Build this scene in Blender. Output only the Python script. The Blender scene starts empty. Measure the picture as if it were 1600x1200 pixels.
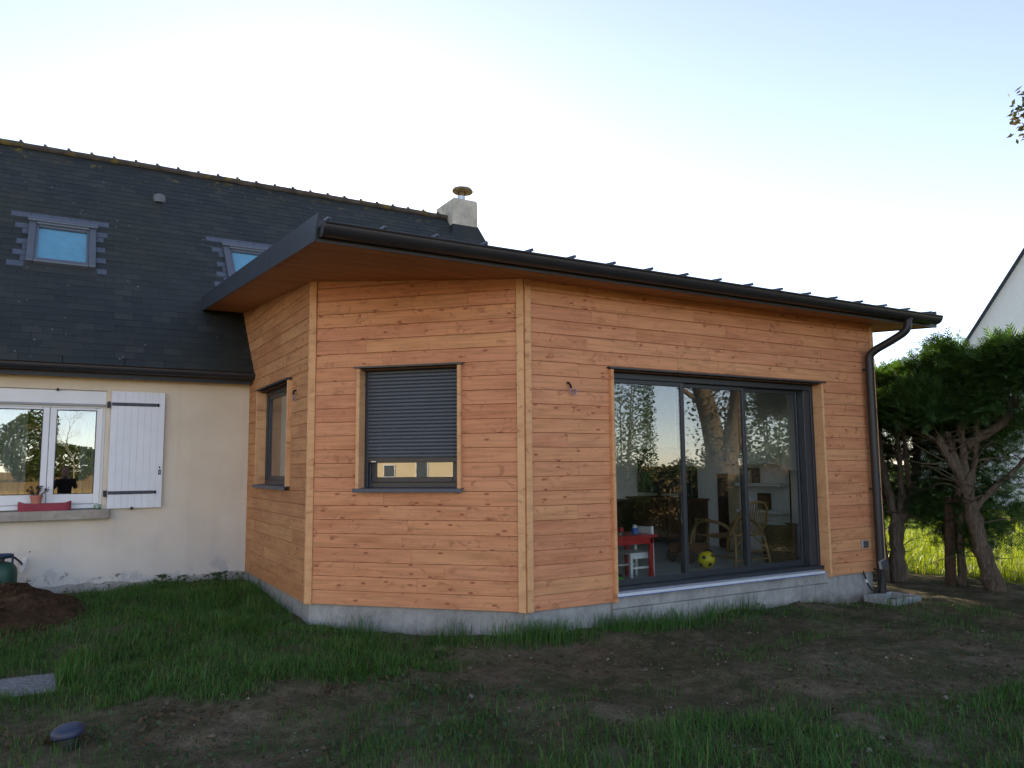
import bpy, math, random
import numpy as np
from mathutils import Matrix, Vector
R = math.radians
random.seed(7); rng = np.random.default_rng(11)
scene = bpy.context.scene
col = scene.collection

# ------------------------------------------------------------------ camera
YAW, PITCH, ROLL = .528, .1056, -.008
CAM = (-3.78, -6.25, 1.34)
def cam_axes():
    r = Vector((math.cos(YAW), -math.sin(YAW), 0)); f0 = Vector((math.sin(YAW), math.cos(YAW), 0)); u0 = Vector((0, 0, 1))
    f = f0*math.cos(PITCH) + u0*math.sin(PITCH); u = u0*math.cos(PITCH) - f0*math.sin(PITCH)
    return r*math.cos(ROLL) + u*math.sin(ROLL), u*math.cos(ROLL) - r*math.sin(ROLL), f
r_, u_, f_ = cam_axes()
cd = bpy.data.cameras.new('camera'); cam = bpy.data.objects.new('camera', cd); col.objects.link(cam)
cd.sensor_width = 36; cd.lens = 1211/1600*36; cd.clip_start = .05; cd.clip_end = 2000
cam.matrix_world = Matrix(((r_.x, u_.x, -f_.x, CAM[0]), (r_.y, u_.y, -f_.y, CAM[1]), (r_.z, u_.z, -f_.z, CAM[2]), (0, 0, 0, 1)))
scene.camera = cam

# ------------------------------------------------------------------ sky and sun
SUN_EL, SUN_AZ = R(17.5), R(17)          # azimuth measured from +Y towards +X
world = bpy.data.worlds.new('World'); scene.world = world; world.use_nodes = True
wn = world.node_tree; wn.nodes.clear()
sky = wn.nodes.new('ShaderNodeTexSky'); sky.sky_type = 'NISHITA'; sky.sun_disc = False
sky.sun_elevation = SUN_EL; sky.sun_rotation = SUN_AZ
sky.air_density = .65; sky.dust_density = .08; sky.ozone_density = 0.; sky.altitude = 20
bg = wn.nodes.new('ShaderNodeBackground'); bg.inputs[1].default_value = .15
wo = wn.nodes.new('ShaderNodeOutputWorld')
hs_ = wn.nodes.new('ShaderNodeHueSaturation'); hs_.inputs['Saturation'].default_value = .84; wb = wn.nodes.new('ShaderNodeMixRGB'); wb.blend_type = 'MULTIPLY'; wb.inputs[0].default_value = 1; wb.inputs[2].default_value = (1.03, .965, .975, 1)   # camera white balance
wn.links.new(sky.outputs[0], hs_.inputs['Color']); wn.links.new(hs_.outputs[0], wb.inputs[1]); wn.links.new(wb.outputs[0], bg.inputs[0]); wn.links.new(bg.outputs[0], wo.inputs[0])
sd = bpy.data.lights.new('sun', 'SUN'); sd.energy = 5; sd.angle = R(.53); sd.color = (1, .86, .68)
sun = bpy.data.objects.new('sun', sd); col.objects.link(sun)
tosun = Vector((math.sin(SUN_AZ)*math.cos(SUN_EL), math.cos(SUN_AZ)*math.cos(SUN_EL), math.sin(SUN_EL)))
sun.rotation_euler = tosun.to_track_quat('Z', 'Y').to_euler(); sun.location = (0, 0, 30)
vs = scene.view_settings
vs.view_transform = 'Standard'; vs.look = 'None'; vs.gamma = 1; vs.use_curve_mapping = False; vs.exposure = 1.30
cy = scene.cycles; cy.max_bounces = 6; cy.diffuse_bounces = 3; cy.glossy_bounces = 3; cy.transmission_bounces = 3; cy.transparent_max_bounces = 12

# ------------------------------------------------------------------ materials
MATS = {}
class NT:
    def __init__(s, name, rough=.6, spec=.3, metal=0):
        m = bpy.data.materials.new(name); m.use_nodes = True; s.m = m; s.t = m.node_tree; s.t.nodes.clear()
        s.out = s.t.nodes.new('ShaderNodeOutputMaterial'); s.b = s.t.nodes.new('ShaderNodeBsdfPrincipled')
        s.t.links.new(s.b.outputs[0], s.out.inputs[0])
        s.b.inputs['Roughness'].default_value = rough; s.b.inputs['Specular IOR Level'].default_value = spec; s.b.inputs['Metallic'].default_value = metal
        MATS[name] = m
    def n(s, typ, **kw):
        nd = s.t.nodes.new('ShaderNode'+typ)
        for k, v in kw.items():
            setattr(nd, k, v)
        return nd
    def set(s, inp, v):
        if isinstance(v, bpy.types.NodeSocket): s.t.links.new(v, inp)
        else: inp.default_value = v
    def coord(s, kind='Object', scale=(1, 1, 1), rnd=0):
        c = s.n('TexCoord').outputs[kind]
        if rnd:
            oi = s.n('ObjectInfo').outputs['Random']; mm = s.math('MULTIPLY', oi, rnd)
            a = s.n('VectorMath', operation='ADD'); s.t.links.new(c, a.inputs[0]); cx = s.n('CombineXYZ'); s.t.links.new(mm, cx.inputs[0]); s.t.links.new(mm, cx.inputs[1]); s.t.links.new(mm, cx.inputs[2]); s.t.links.new(cx.outputs[0], a.inputs[1]); c = a.outputs[0]
        mp = s.n('Mapping'); s.t.links.new(c, mp.inputs[0]); mp.inputs['Scale'].default_value = scale
        return mp.outputs[0]
    def pos(s, scale=(1, 1, 1)):
        c = s.n('NewGeometry').outputs['Position']; mp = s.n('Mapping'); s.t.links.new(c, mp.inputs[0]); mp.inputs['Scale'].default_value = scale
        return mp.outputs[0]
    def noise(s, vec, scale=5, detail=4, rough=.55, dist=0):
        nd = s.n('TexNoise'); s.t.links.new(vec, nd.inputs['Vector']); nd.inputs['Scale'].default_value = scale; nd.inputs['Detail'].default_value = detail; nd.inputs['Roughness'].default_value = rough; nd.inputs['Distortion'].default_value = dist
        return nd.outputs['Fac']
    def voro(s, vec, scale=5, out='Distance', rand=1):
        nd = s.n('TexVoronoi'); s.t.links.new(vec, nd.inputs['Vector']); nd.inputs['Scale'].default_value = scale; nd.inputs['Randomness'].default_value = rand
        return nd.outputs[out]
    def ramp(s, fac, stops, interp='LINEAR'):
        nd = s.n('ValToRGB'); s.t.links.new(fac, nd.inputs[0]); cr = nd.color_ramp; cr.interpolation = interp
        while len(cr.elements) > 1: cr.elements.remove(cr.elements[-1])
        for i, (p, c) in enumerate(stops):
            e = cr.elements[0] if i == 0 else cr.elements.new(p)
            e.position = p; e.color = (c, c, c, 1) if isinstance(c, (int, float)) else (*c, 1)
        return nd.outputs[0]
    def mix(s, fac, a, b, mode='MIX'):
        nd = s.n('MixRGB', blend_type=mode)
        for i, v in enumerate((fac, a, b)):
            if isinstance(v, (tuple, list)): v = (*v, 1)
            s.set(nd.inputs[i], v)
        return nd.outputs[0]
    def math(s, op, a, b=0.):
        nd = s.n('Math', operation=op); s.set(nd.inputs[0], a); s.set(nd.inputs[1], b); return nd.outputs[0]
    def color(s, v):
        if isinstance(v, (tuple, list)): v = (*v, 1)
        s.set(s.b.inputs['Base Color'], v)
    def bump(s, h, strength=.3, dist=.01):
        nd = s.n('Bump'); nd.inputs['Strength'].default_value = strength; nd.inputs['Distance'].default_value = dist
        s.t.links.new(h, nd.inputs['Height']); s.t.links.new(nd.outputs[0], s.b.inputs['Normal'])
    def island(s): return s.n('NewGeometry').outputs['Random Per Island']
    def rnd(s): return s.n('ObjectInfo').outputs['Random']
    def translucent(s, color, fac=.4):
        t = s.n('BsdfTranslucent'); s.set(t.inputs[0], color if not isinstance(color, tuple) else (*color, 1)); m = s.n('MixShader'); m.inputs[0].default_value = fac
        s.t.links.new(s.b.outputs[0], m.inputs[1]); s.t.links.new(t.outputs[0], m.inputs[2]); s.t.links.new(m.outputs[0], s.out.inputs[0])

def plain(name, c, rough=.6, spec=.3, metal=0, var=.12, scale=8, bump=.1):
    w = NT(name, rough, spec, metal); v = w.coord('Object'); nz = w.noise(v, scale, 5)
    a = tuple(x*(1-var) for x in c); b = tuple(min(1, x*(1+var)) for x in c)
    w.color(w.ramp(nz, [(.3, a), (.7, b)]))
    if bump: w.bump(w.noise(v, scale*9, 3), bump, .004)
    return w
def wood(name, cols, grain=.75, knots=True, rough=.62, kmin=.56):
    w = NT(name, rough, .25)
    v = w.coord('Object', rnd=61.)
    def mp(sc):
        m = w.n('Mapping'); w.t.links.new(v, m.inputs[0]); m.inputs['Scale'].default_value = sc; return m.outputs[0]
    base = w.ramp(w.rnd(), [(i/(len(cols)-1), c) for i, c in enumerate(cols)])
    g = w.noise(mp((1.1, 20, 26)), 1.6, 6, .6, .6)
    big = w.noise(mp((1.5, 4, 7)), 1, 3)
    c = w.mix(w.ramp(g, [(.33, grain), (.62, 1.07)]), (0, 0, 0), base, 'MIX')
    c = w.mix(.55, c, w.ramp(big, [(.3, (.72, .60, .52)), (.5, (1, 1, 1)), (.72, (1.12, 1.16, 1.1))]), 'MULTIPLY')
    if knots:
        sx = w.n('SeparateXYZ'); w.t.links.new(v, sx.inputs[0]); cx = w.n('CombineXYZ'); w.t.links.new(w.math('MULTIPLY', sx.outputs[0], 4.2), cx.inputs[0]); w.t.links.new(w.math('MULTIPLY', sx.outputs[2], 11.), cx.inputs[1])
        vn = w.n('TexVoronoi', voronoi_dimensions='2D'); w.t.links.new(cx.outputs[0], vn.inputs['Vector']); vn.inputs['Scale'].default_value = 1.; kd = vn.outputs['Distance']
        sep = w.n('SeparateColor'); w.t.links.new(vn.outputs['Color'], sep.inputs[0])
        on = w.math('GREATER_THAN', sep.outputs[0], w.math('ADD', w.math('MULTIPLY', w.rnd(), .42), kmin))
        wob = w.math('ADD', kd, w.math('MULTIPLY', w.math('SUBTRACT', w.noise(mp((14, 14, 30)), 1, 2), .5), .06))
        k = w.math('MULTIPLY', w.ramp(wob, [(.05, .95), (.09, .55), (.15, 0.)]), on)
        c = w.mix(k, c, (.29, .078, .042))
        # red flame streaks running off some knots
        fv = mp((5, 1, 7.5)); fl = w.noise(fv, 1.1, 2, .5, 2.2)
        fm = w.math('MULTIPLY', w.ramp(fl, [(.57, 0.), (.66, .55)]), w.ramp(kd, [(.25, 1.), (.6, .15)]))
        c = w.mix(fm, c, (.33, .125, .058))
        # nail heads and drying cracks
        cr = w.noise(mp((1.6, 1, 55)), 1, 2, .5, .4); c = w.mix(w.ramp(cr, [(.76, 0.), (.79, .5)]), c, (.16, .07, .035))
    w.color(c); w.bump(g, .18, .004); return w

wood('larch', [(.66, .298, .144), (.69, .322, .160), (.66, .288, .154), (.70, .352, .170), (.63, .270, .136), (.675, .308, .158)])
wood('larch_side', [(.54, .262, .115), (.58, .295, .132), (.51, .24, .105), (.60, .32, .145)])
wood('pine_trim', [(.70, .385, .19), (.73, .42, .215), (.67, .36, .175)], .88, True, .62, .86)
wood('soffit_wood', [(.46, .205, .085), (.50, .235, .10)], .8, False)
plain('membrane', (.085, .042, .022), .9)
plain('plaster_white', (.78, .79, .78), .8, .1, var=.04)
plain('zinc', (.055, .066, .082), .42, .5, .35, .1, 3, .03)
plain('gutter_metal', (.030, .030, .034), .45, .5, .2, .1, 4, .02)
plain('roof_metal', (.045, .05, .062), .45, .5, .3, .1, 4, .02)
plain('anthracite', (.030, .036, .044), .38, .45, 0, .06, 6, 0)
plain('blind', (.085, .10, .125), .42, .45, .2, .05, 6, 0)
plain('sill_metal', (.055, .075, .115), .38, .5, .3, .06, 5, 0)
plain('white_pvc', (.80, .81, .83), .4, .4, 0, .03, 4, 0)
plain('shutter_white', (.79, .81, .86), .45, .35, 0, .04, 5, .02)
plain('strap_iron', (.055, .058, .08), .5, .4)
plain('black_iron', (.02, .021, .026), .5, .4)
plain('grey_plastic', (.35, .37, .40), .45, .4, var=.05)
plain('dark_plastic', (.06, .065, .075), .5, .4)
plain('black_rubber', (.012, .012, .013), .5, .4)
plain('white_paint', (.72, .73, .72), .4, .4, var=.04)
plain('aluminium_sill', (.62, .66, .72), .35, .5, 0, .04)
plain('blue_film', (.03, .10, .42), .4, .4)
plain('red_paint', (.42, .012, .016), .35, .5, var=.08)
plain('dark_brown', (.055, .03, .018), .5, .3, var=.3)
plain('brown_wood', (.12, .055, .03), .5, .3, var=.3)
plain('black_gloss', (.008, .008, .009), .2, .5)
plain('lamp_shade', (.75, .74, .70), .8, .1, var=.03)
plain('yellow_rubber', (.62, .52, .012), .4, .4, var=.05)
plain('green_plastic', (.05, .55, .02), .4, .4)
plain('blue_plastic', (.03, .12, .42), .4, .4)
plain('cream_paint', (.48, .40, .25), .7)
plain('floor_tile', (.42, .43, .42), .35, .4, var=.06, scale=2)
plain('rattan', (.20, .13, .05), .5, .35, var=.25, scale=20)
plain('paper', (.55, .55, .52), .8, .1, var=.3, scale=12)
plain('picture', (.16, .07, .05), .5, .3, var=.6, scale=18)
plain('pink_planter', (.30, .042, .068), .5, .35, var=.1)
plain('terracotta', (.50, .20, .14), .7, .2)
plain('potting_soil', (.03, .02, .013), .95, .05, var=.3, scale=40, bump=.6)
plain('gas_green', (.025, .075, .055), .45, .4, .2, .2)
plain('blue_collar', (.02, .045, .10), .45, .4)
plain('mat_grey', (.25, .255, .26), .9, .1, var=.45, scale=38, bump=.9)
plain('cap_plastic', (.030, .042, .085), .4, .45, var=.08)
plain('lid_green', (.012, .022, .014), .5, .4)
plain('steel', (.5, .5, .5), .35, .5, .9, .1)
plain('lichen_cap', (.22, .17, .09), .9, .1, var=.5, scale=14, bump=.5)
plain('jacket', (.012, .013, .018), .9, .1)
plain('trousers', (.02, .025, .045), .9, .1)
plain('skin', (.45, .26, .18), .5, .3)
plain('hair', (.02, .012, .008), .7, .2)
plain('neighbour_wall', (.70, .71, .70), .9, .1, var=.04)
plain('yellow_wall', (.72, .55, .30), .9, .1, var=.05)
plain('dark_roof', (.035, .037, .045), .7, .2)

def concrete(name, c, joint=False):
    w = NT(name, .92, .12); v = w.pos(); n1 = w.noise(v, 3.2, 6, .65); n2 = w.noise(v, 16, 5, .7)
    cc = w.ramp(n1, [(.28, tuple(x*.66 for x in c)), (.5, c), (.72, tuple(min(1, x*1.28) for x in c))])
    cc = w.mix(.5, cc, w.ramp(n2, [(.3, (.65, .65, .65)), (.65, (1.1, 1.1, 1.1))]), 'MULTIPLY')
    if joint:   # mud splashed up from the soil, run marks
        sx = w.n('SeparateXYZ'); w.t.links.new(w.n('NewGeometry').outputs['Position'], sx.inputs[0]); z = w.math('ADD', sx.outputs[2], w.math('MULTIPLY', w.math('SUBTRACT', w.noise(v, 6, 6, .7), .5), .35))
        cc = w.mix(w.ramp(w.math('ADD', z, .4), [(.08, .7), (.22, .0)]), cc, (.13, .10, .065)); st = w.noise(w.pos((14, 14, 1.2)), 1, 4); cc = w.mix(w.ramp(st, [(.55, 0.), (.75, .35)]), cc, (.13, .13, .125))
    w.color(cc); w.bump(n2, .5, .012); return w
concrete('concrete', (.36, .36, .355), True); concrete('old_concrete', (.50, .47, .39)); concrete('stone_sill', (.36, .325, .28)); concrete('drain_concrete', (.40, .42, .43))
def render_wall():
    w = NT('house_render', .93, .1); v = w.pos()
    n1 = w.noise(v, 1.1, 6, .6); fine = w.noise(v, 55, 4, .7)
    c = w.ramp(n1, [(.3, (.70, .60, .46)), (.5, (.76, .66, .52)), (.7, (.79, .71, .58))])
    # damp, greyed band with algae towards the ground (real staining of the old render)
    sx = w.n('SeparateXYZ'); w.t.links.new(w.n('NewGeometry').outputs['Position'], sx.inputs[0])
    z = w.math('ADD', sx.outputs[2], w.math('MULTIPLY', w.math('SUBTRACT', w.noise(v, 2.4, 5), .5), .75))
    damp = w.ramp(w.math('MULTIPLY', z, .5), [(.0, 1.), (.12, .85), (.46, .15), (.8, 0.)])
    c = w.mix(damp, c, w.ramp(n1, [(.3, (.54, .51, .48)), (.7, (.68, .65, .61))]))
    st = w.noise(w.pos((9, 9, .5)), 1, 4); c = w.mix(w.ramp(st, [(.55, 0.), (.8, .16)]), c, (.40, .36, .31))
    flake = w.noise(v, 7, 5, .7); low = w.ramp(z, [(.0, 1.), (.10, 0.)])
    c = w.mix(w.math('MULTIPLY', w.ramp(flake, [(.5, 0.), (.56, .8)]), low), c, (.42, .43, .43))
    c = w.mix(w.math('MULTIPLY', w.ramp(w.noise(v, 11, 4), [(.60, 0.), (.64, .8)]), low), c, (.07, .085, .045))
    w.color(c); w.bump(fine, .45, .006)
render_wall()
def old_base():
    w = NT('old_base', .95, .08); v = w.pos(); n1 = w.noise(v, 5, 6, .7); n2 = w.noise(v, 22, 5, .7)
    c = w.ramp(n1, [(.3, (.30, .28, .25)), (.5, (.44, .42, .38)), (.7, (.50, .49, .47))]); c = w.mix(w.ramp(w.noise(v, 9, 5, .7), [(.56, 0.), (.62, .85)]), c, (.09, .10, .06))
    w.color(w.mix(w.ramp(n2, [(.62, 0.), (.7, .7)]), c, (.08, .075, .07))); w.bump(w.math('ADD', n1, n2), .9, .03)
old_base()
def slate():
    w = NT('slate', .62, .28); v = w.pos()
    c = w.ramp(w.math('FRACT', w.math('ADD', w.island(), w.math('MULTIPLY', w.rnd(), 7.3))), [(0, (.022, .027, .027)), (.35, (.027, .031, .031)), (.75, (.031, .035, .034)), (1, (.040, .043, .040))])
    moss = w.noise(v, .9, 5, .6); c = w.mix(w.ramp(moss, [(.48, 0.), (.72, .6)]), c, (.035, .040, .026))
    sp = w.voro(v, 9); sc = w.noise(v, 1.7, 3); c = w.mix(w.math('MULTIPLY', w.ramp(sp, [(.07, 1.), (.13, 0.)]), w.ramp(sc, [(.52, 0.), (.6, .7)])), c, (.26, .27, .26))
    sx = w.n('SeparateXYZ'); w.t.links.new(w.n('NewGeometry').outputs['Position'], sx.inputs[0])
    nr = w.ramp(w.math('SUBTRACT', sx.outputs[2], 5.5), [(.0, 0.), (.40, .1), (.64, .55), (.80, 1.)])
    li = w.math('MULTIPLY', w.ramp(w.noise(v, 4.6, 5, .65), [(.60, 0.), (.66, .75)]), nr)
    c = w.mix(li, c, (.20, .155, .028)); w.color(c)
    w.bump(w.noise(v, 40, 4), .35, .004)
slate()
plain('vent_grey', (.13, .14, .155), .5, .4)
plain('new_slate', (.075, .090, .122), .45, .4, var=.1, scale=12)
def ridge_tile():
    w = NT('ridge_tile', .85, .15); v = w.pos(); c = w.ramp(w.noise(v, 5, 5), [(.3, (.05, .042, .034)), (.6, (.09, .074, .058)), (.8, (.12, .11, .10))])
    c = w.mix(w.ramp(w.noise(v, 3, 4), [(.54, 0.), (.62, .8)]), c, (.16, .12, .025)); w.color(c); w.bump(w.noise(v, 30, 3), .5, .01)
ridge_tile()
def ground_mat():
    w = NT('ground_soil', .97, .05); v = w.pos()
    at = w.n('Attribute', attribute_name='turf').outputs['Fac']; fa = w.n('Attribute', attribute_name='field').outputs['Fac']; me = w.n('Attribute', attribute_name='meadow').outputs['Fac']
    n1 = w.noise(v, 1.3, 6, .6); n2 = w.noise(v, 9, 6, .7); n3 = w.noise(v, 60, 3, .6)
    c = w.ramp(n1, [(.3, (.135, .108, .068)), (.5, (.195, .162, .108)), (.7, (.25, .212, .150))])
    c = w.mix(.85, c, w.ramp(n2, [(.3, (.45, .43, .40)), (.55, (1, 1, 1)), (.75, (1.35, 1.33, 1.25))]), 'MULTIPLY'); c = w.mix(.6, c, w.ramp(n3, [(.3, (.5, .48, .45)), (.6, (1.1, 1.1, 1.1))]), 'MULTIPLY')
    c = w.mix(w.ramp(w.voro(v, 38), [(.10, .8), (.2, 0.)]), c, w.ramp(n2, [(.4, (.03, .022, .015)), (.6, (.20, .17, .13))]))
    moss = w.ramp(w.noise(v, 2.1, 7, .75), [(.42, 0.), (.60, .8)]); c = w.mix(moss, c, w.ramp(n3, [(.3, (.035, .05, .02)), (.7, (.085, .10, .045))]))
    c = w.mix(w.math('MULTIPLY', at, .75), c, w.ramp(n2, [(.3, (.022, .032, .010)), (.7, (.045, .06, .02))]))
    c = w.mix(me, c, w.ramp(n2, [(.3, (.06, .10, .012)), (.7, (.13, .17, .025))]))
    c = w.mix(fa, c, w.ramp(n2, [(.3, (.36, .21, .06)), (.7, (.55, .34, .11))]))
    w.color(c); w.bump(w.math('ADD', w.math('MULTIPLY', n2, .9), w.math('MULTIPLY', n3, .45)), 1., .05)
ground_mat()
def leafy(name, cols, tr=.35, rough=.5, trc=None):
    w = NT(name, rough, .3); f = w.math('FRACT', w.math('ADD', w.math('MULTIPLY', w.island(), .75), w.math('MULTIPLY', w.noise(w.pos(), 1.6, 3), 1.1)))
    c = w.ramp(f, [(i/(len(cols)-1), x) for i, x in enumerate(cols)]); w.color(c)
    if tr: w.translucent(w.mix(1, c, trc or (1.5, 1.5, .6), 'MULTIPLY'), tr)
    return w
leafy('grass', [(.030, .105, .018), (.046, .148, .026), (.060, .178, .034), (.080, .195, .042), (.16, .20, .065)], .35, .45)
leafy('meadow', [(.12, .18, .012), (.20, .26, .018), (.30, .33, .035)], .4)
leafy('dry_grass', [(.50, .30, .08), (.62, .40, .13), (.40, .30, .09)], .3)
leafy('weed', [(.03, .065, .03), (.045, .09, .04), (.06, .11, .05)], .25)
leafy('dead_leaf', [(.05, .032, .018), (.085, .056, .03), (.13, .09, .05)], .1, .8)
leafy('cypress', [(.024, .058, .020), (.042, .092, .030), (.062, .128, .038), (.095, .175, .052)], .32, .55, (1.8, 1.8, .6))
leafy('oak_leaf', [(.03, .038, .012), (.05, .055, .018), (.07, .060, .022), (.09, .062, .025)], .3)
leafy('shrub_leaf', [(.04, .07, .014), (.07, .11, .02), (.11, .14, .025), (.05, .05, .02)], .35)
leafy('red_leaf', [(.14, .05, .03), (.20, .10, .03), (.08, .09, .02)], .35)
leafy('succulent', [(.05, .03, .03), (.08, .04, .04), (.05, .06, .03)], .1)
def bark(name, a, b):
    w = NT(name, .92, .1); v = w.coord('Object', (16, 16, 2.6)); n = w.noise(v, 1.6, 7, .7, 1.2)
    w.color(w.ramp(n, [(.32, a), (.66, b)])); w.bump(n, 1., .06)
bark('bark_cypress', (.085, .065, .048), (.27, .215, .165)); bark('bark_oak', (.085, .058, .030), (.25, .17, .09)); bark('bark_pale', (.26, .23, .18), (.4, .36, .28))
bark('post_wood', (.075, .05, .036), (.16, .105, .075))
def glass(name, f0=.12, tint=(.88, .92, .90)):
    m = bpy.data.materials.new(name); m.use_nodes = True; t = m.node_tree; t.nodes.clear(); MATS[name] = m
    o = t.nodes.new('ShaderNodeOutputMaterial'); mx = t.nodes.new('ShaderNodeMixShader'); tr = t.nodes.new('ShaderNodeBsdfTransparent'); gl = t.nodes.new('ShaderNodeBsdfGlossy')
    tr.inputs[0].default_value = (*tint, 1); gl.inputs['Roughness'].default_value = .0; gl.inputs['Color'].default_value = (.97, .98, 1, 1)
    lw = t.nodes.new('ShaderNodeLayerWeight'); lw.inputs[0].default_value = .5
    p = t.nodes.new('ShaderNodeMath'); p.operation = 'POWER'; p.inputs[1].default_value = 5; t.links.new(lw.outputs['Facing'], p.inputs[0])
    a = t.nodes.new('ShaderNodeMath'); a.operation = 'MULTIPLY_ADD'; a.inputs[1].default_value = 1-f0; a.inputs[2].default_value = f0; t.links.new(p.outputs[0], a.inputs[0])
    t.links.new(a.outputs[0], mx.inputs[0]); t.links.new(tr.outputs[0], mx.inputs[1]); t.links.new(gl.outputs[0], mx.inputs[2]); t.links.new(mx.outputs[0], o.inputs[0])
glass('pane_glass', .10, (.95, .97, .96)); glass('skylight_glass', .07, (.95, .98, 1.)); glass('house_glass', .16, (.8, .84, .84))
def curtain_mat():
    w = NT('curtain_cloth', .9, .05); w.color((.62, .63, .60)); w.translucent((.7, .7, .66), .45)
curtain_mat()
glass('jar_glass', .15, (.75, .85, .8))

# ------------------------------------------------------------------ mesh helpers
WLOC = {}
def wloc(o): return WLOC.get(o.name, Vector((0, 0, 0))) if o else Vector((0, 0, 0))
def tag(o, label, cat=None, group=None, kind=None):
    if label: o['label'] = label
    if cat: o['category'] = cat
    if group: o['group'] = group
    if kind: o['kind'] = kind
    return o
def thing(name, label, cat, loc=(0, 0, 0), group=None):
    o = bpy.data.objects.new(name, None); col.objects.link(o); o.location = loc; o.empty_display_size = .2
    WLOC[o.name] = Vector(loc); return tag(o, label, cat, group)
def link(name, me, mat, parent=None, at=None, rot=None):
    """at = world position of the object's origin"""
    o = bpy.data.objects.new(name, me); col.objects.link(o)
    if mat and not me.materials: me.materials.append(MATS[mat])
    w = Vector(at) if at is not None else Vector((0, 0, 0))
    WLOC[o.name] = w
    if parent: o.parent = parent; o.location = w - wloc(parent)
    else: o.location = w
    if rot: o.rotation_euler = rot
    return o
class MB:
    def __init__(s): s.v = []; s.f = []
    def add(s, vs, fs):
        k = len(s.v); s.v += [tuple(p) for p in vs]; s.f += [tuple(i+k for i in f) for f in fs]; return s
    def box(s, x0, x1, y0, y1, z0, z1):
        return s.add([(x0, y0, z0), (x1, y0, z0), (x1, y1, z0), (x0, y1, z0), (x0, y0, z1), (x1, y0, z1), (x1, y1, z1), (x0, y1, z1)],
                     [(0, 3, 2, 1), (4, 5, 6, 7), (0, 1, 5, 4), (1, 2, 6, 5), (2, 3, 7, 6), (3, 0, 4, 7)])
    def bevbox(s, x0, x1, y0, y1, z0, z1, b=.004):
        xs = (x0, x1); ys = (y0, y1); zs = (z0, z1); vs = []; ix = {}
        for i in (0, 1):
            for j in (0, 1):
                for k in (0, 1):
                    c = [xs[i], ys[j], zs[k]]; sg = [1-2*i, 1-2*j, 1-2*k]
                    for a in range(3):
                        p = [c[q] + (0 if q == a else sg[q]*b) for q in range(3)]; ix[i, j, k, a] = len(vs); vs.append(p)
        fs = []
        for a in range(3):
            q, r = [(1, 2), (2, 0), (0, 1)][a]
            for e in (0, 1):
                loop = []
                for (m, n) in ((0, 0), (1, 0), (1, 1), (0, 1)):
                    t = [0, 0, 0]; t[a] = e; t[q] = m; t[r] = n; loop.append(ix[t[0], t[1], t[2], a])
                fs.append(tuple(loop) if e else tuple(reversed(loop)))
        for a in range(3):
            q, r = [(1, 2), (2, 0), (0, 1)][a]
            for m in (0, 1):
                for n in (0, 1):
                    def g(e, ax): t = [0, 0, 0]; t[a] = e; t[q] = m; t[r] = n; return ix[t[0], t[1], t[2], ax]
                    l = (g(0, q), g(1, q), g(1, r), g(0, r)); fs.append(l if (m == n) == True else tuple(reversed(l)))
        for i in (0, 1):
            for j in (0, 1):
                for k in (0, 1):
                    l = (ix[i, j, k, 0], ix[i, j, k, 1], ix[i, j, k, 2]); fs.append(l if (i+j+k) % 2 else tuple(reversed(l)))
        return s.add(vs, fs)
    def prism(s, poly, a, b, fn):
        """poly 2-D, fn(p, t) -> 3-D, swept from t=a to t=b"""
        n = len(poly); vs = [fn(p, a) for p in poly] + [fn(p, b) for p in poly]
        return s.add(vs, [tuple(range(n))[::-1], tuple(range(n, 2*n))] + [(i, (i+1) % n, n+(i+1) % n, n+i) for i in range(n)])
    def tube(s, pts, rad, n=8, caps=True):
        pts = [Vector(p) for p in pts]; rr = rad if isinstance(rad, (list, tuple)) else [rad]*len(pts); rings = []; up = None
        for i, p in enumerate(pts):
            d = (pts[min(i+1, len(pts)-1)] - pts[max(i-1, 0)]).normalized()
            if up is None: up = d.orthogonal().normalized()
            else: up = (up - d*up.dot(d)).normalized()
            sd_ = d.cross(up); rings.append([p + (up*math.cos(t) + sd_*math.sin(t))*rr[i] for t in [2*math.pi*k/n for k in range(n)]])
        vs = [q for r in rings for q in r]; fs = []
        for i in range(len(pts)-1):
            for k in range(n): fs.append((i*n+k, i*n+(k+1) % n, (i+1)*n+(k+1) % n, (i+1)*n+k))
        if caps: fs += [tuple(range(n))[::-1], tuple(range((len(pts)-1)*n, len(pts)*n))]
        return s.add(vs, fs)
    def lathe(s, prof, n=20, c=(0, 0, 0)):
        vs = []; fs = []
        for (r, z) in prof: vs += [(c[0]+r*math.cos(2*math.pi*k/n), c[1]+r*math.sin(2*math.pi*k/n), c[2]+z) for k in range(n)]
        for i in range(len(prof)-1):
            for k in range(n): fs.append((i*n+k, i*n+(k+1) % n, (i+1)*n+(k+1) % n, (i+1)*n+k))
        fs += [tuple(range(n))[::-1], tuple(range((len(prof)-1)*n, len(prof)*n))]
        return s.add(vs, fs)
    def mesh(s, off=(0, 0, 0), smooth=False):
        me = bpy.data.meshes.new('m'); me.from_pydata([(p[0]-off[0], p[1]-off[1], p[2]-off[2]) for p in s.v], [], s.f); me.update()
        if smooth:
            for p in me.polygons: p.use_smooth = True
        return me
    def build(s, name, mat, parent=None, smooth=False, label=None, cat=None, kind=None, group=None, at=None):
        """verts are world coordinates; the origin goes to `at` (default: the parent's origin)"""
        w = Vector(at) if at is not None else wloc(parent)
        o = link(name, s.mesh(w, smooth), mat, parent, w)
        if smooth:
            try: o.data.set_sharp_from_angle(angle=R(40))
            except Exception: pass
        return tag(o, label, cat, group, kind)
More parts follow.
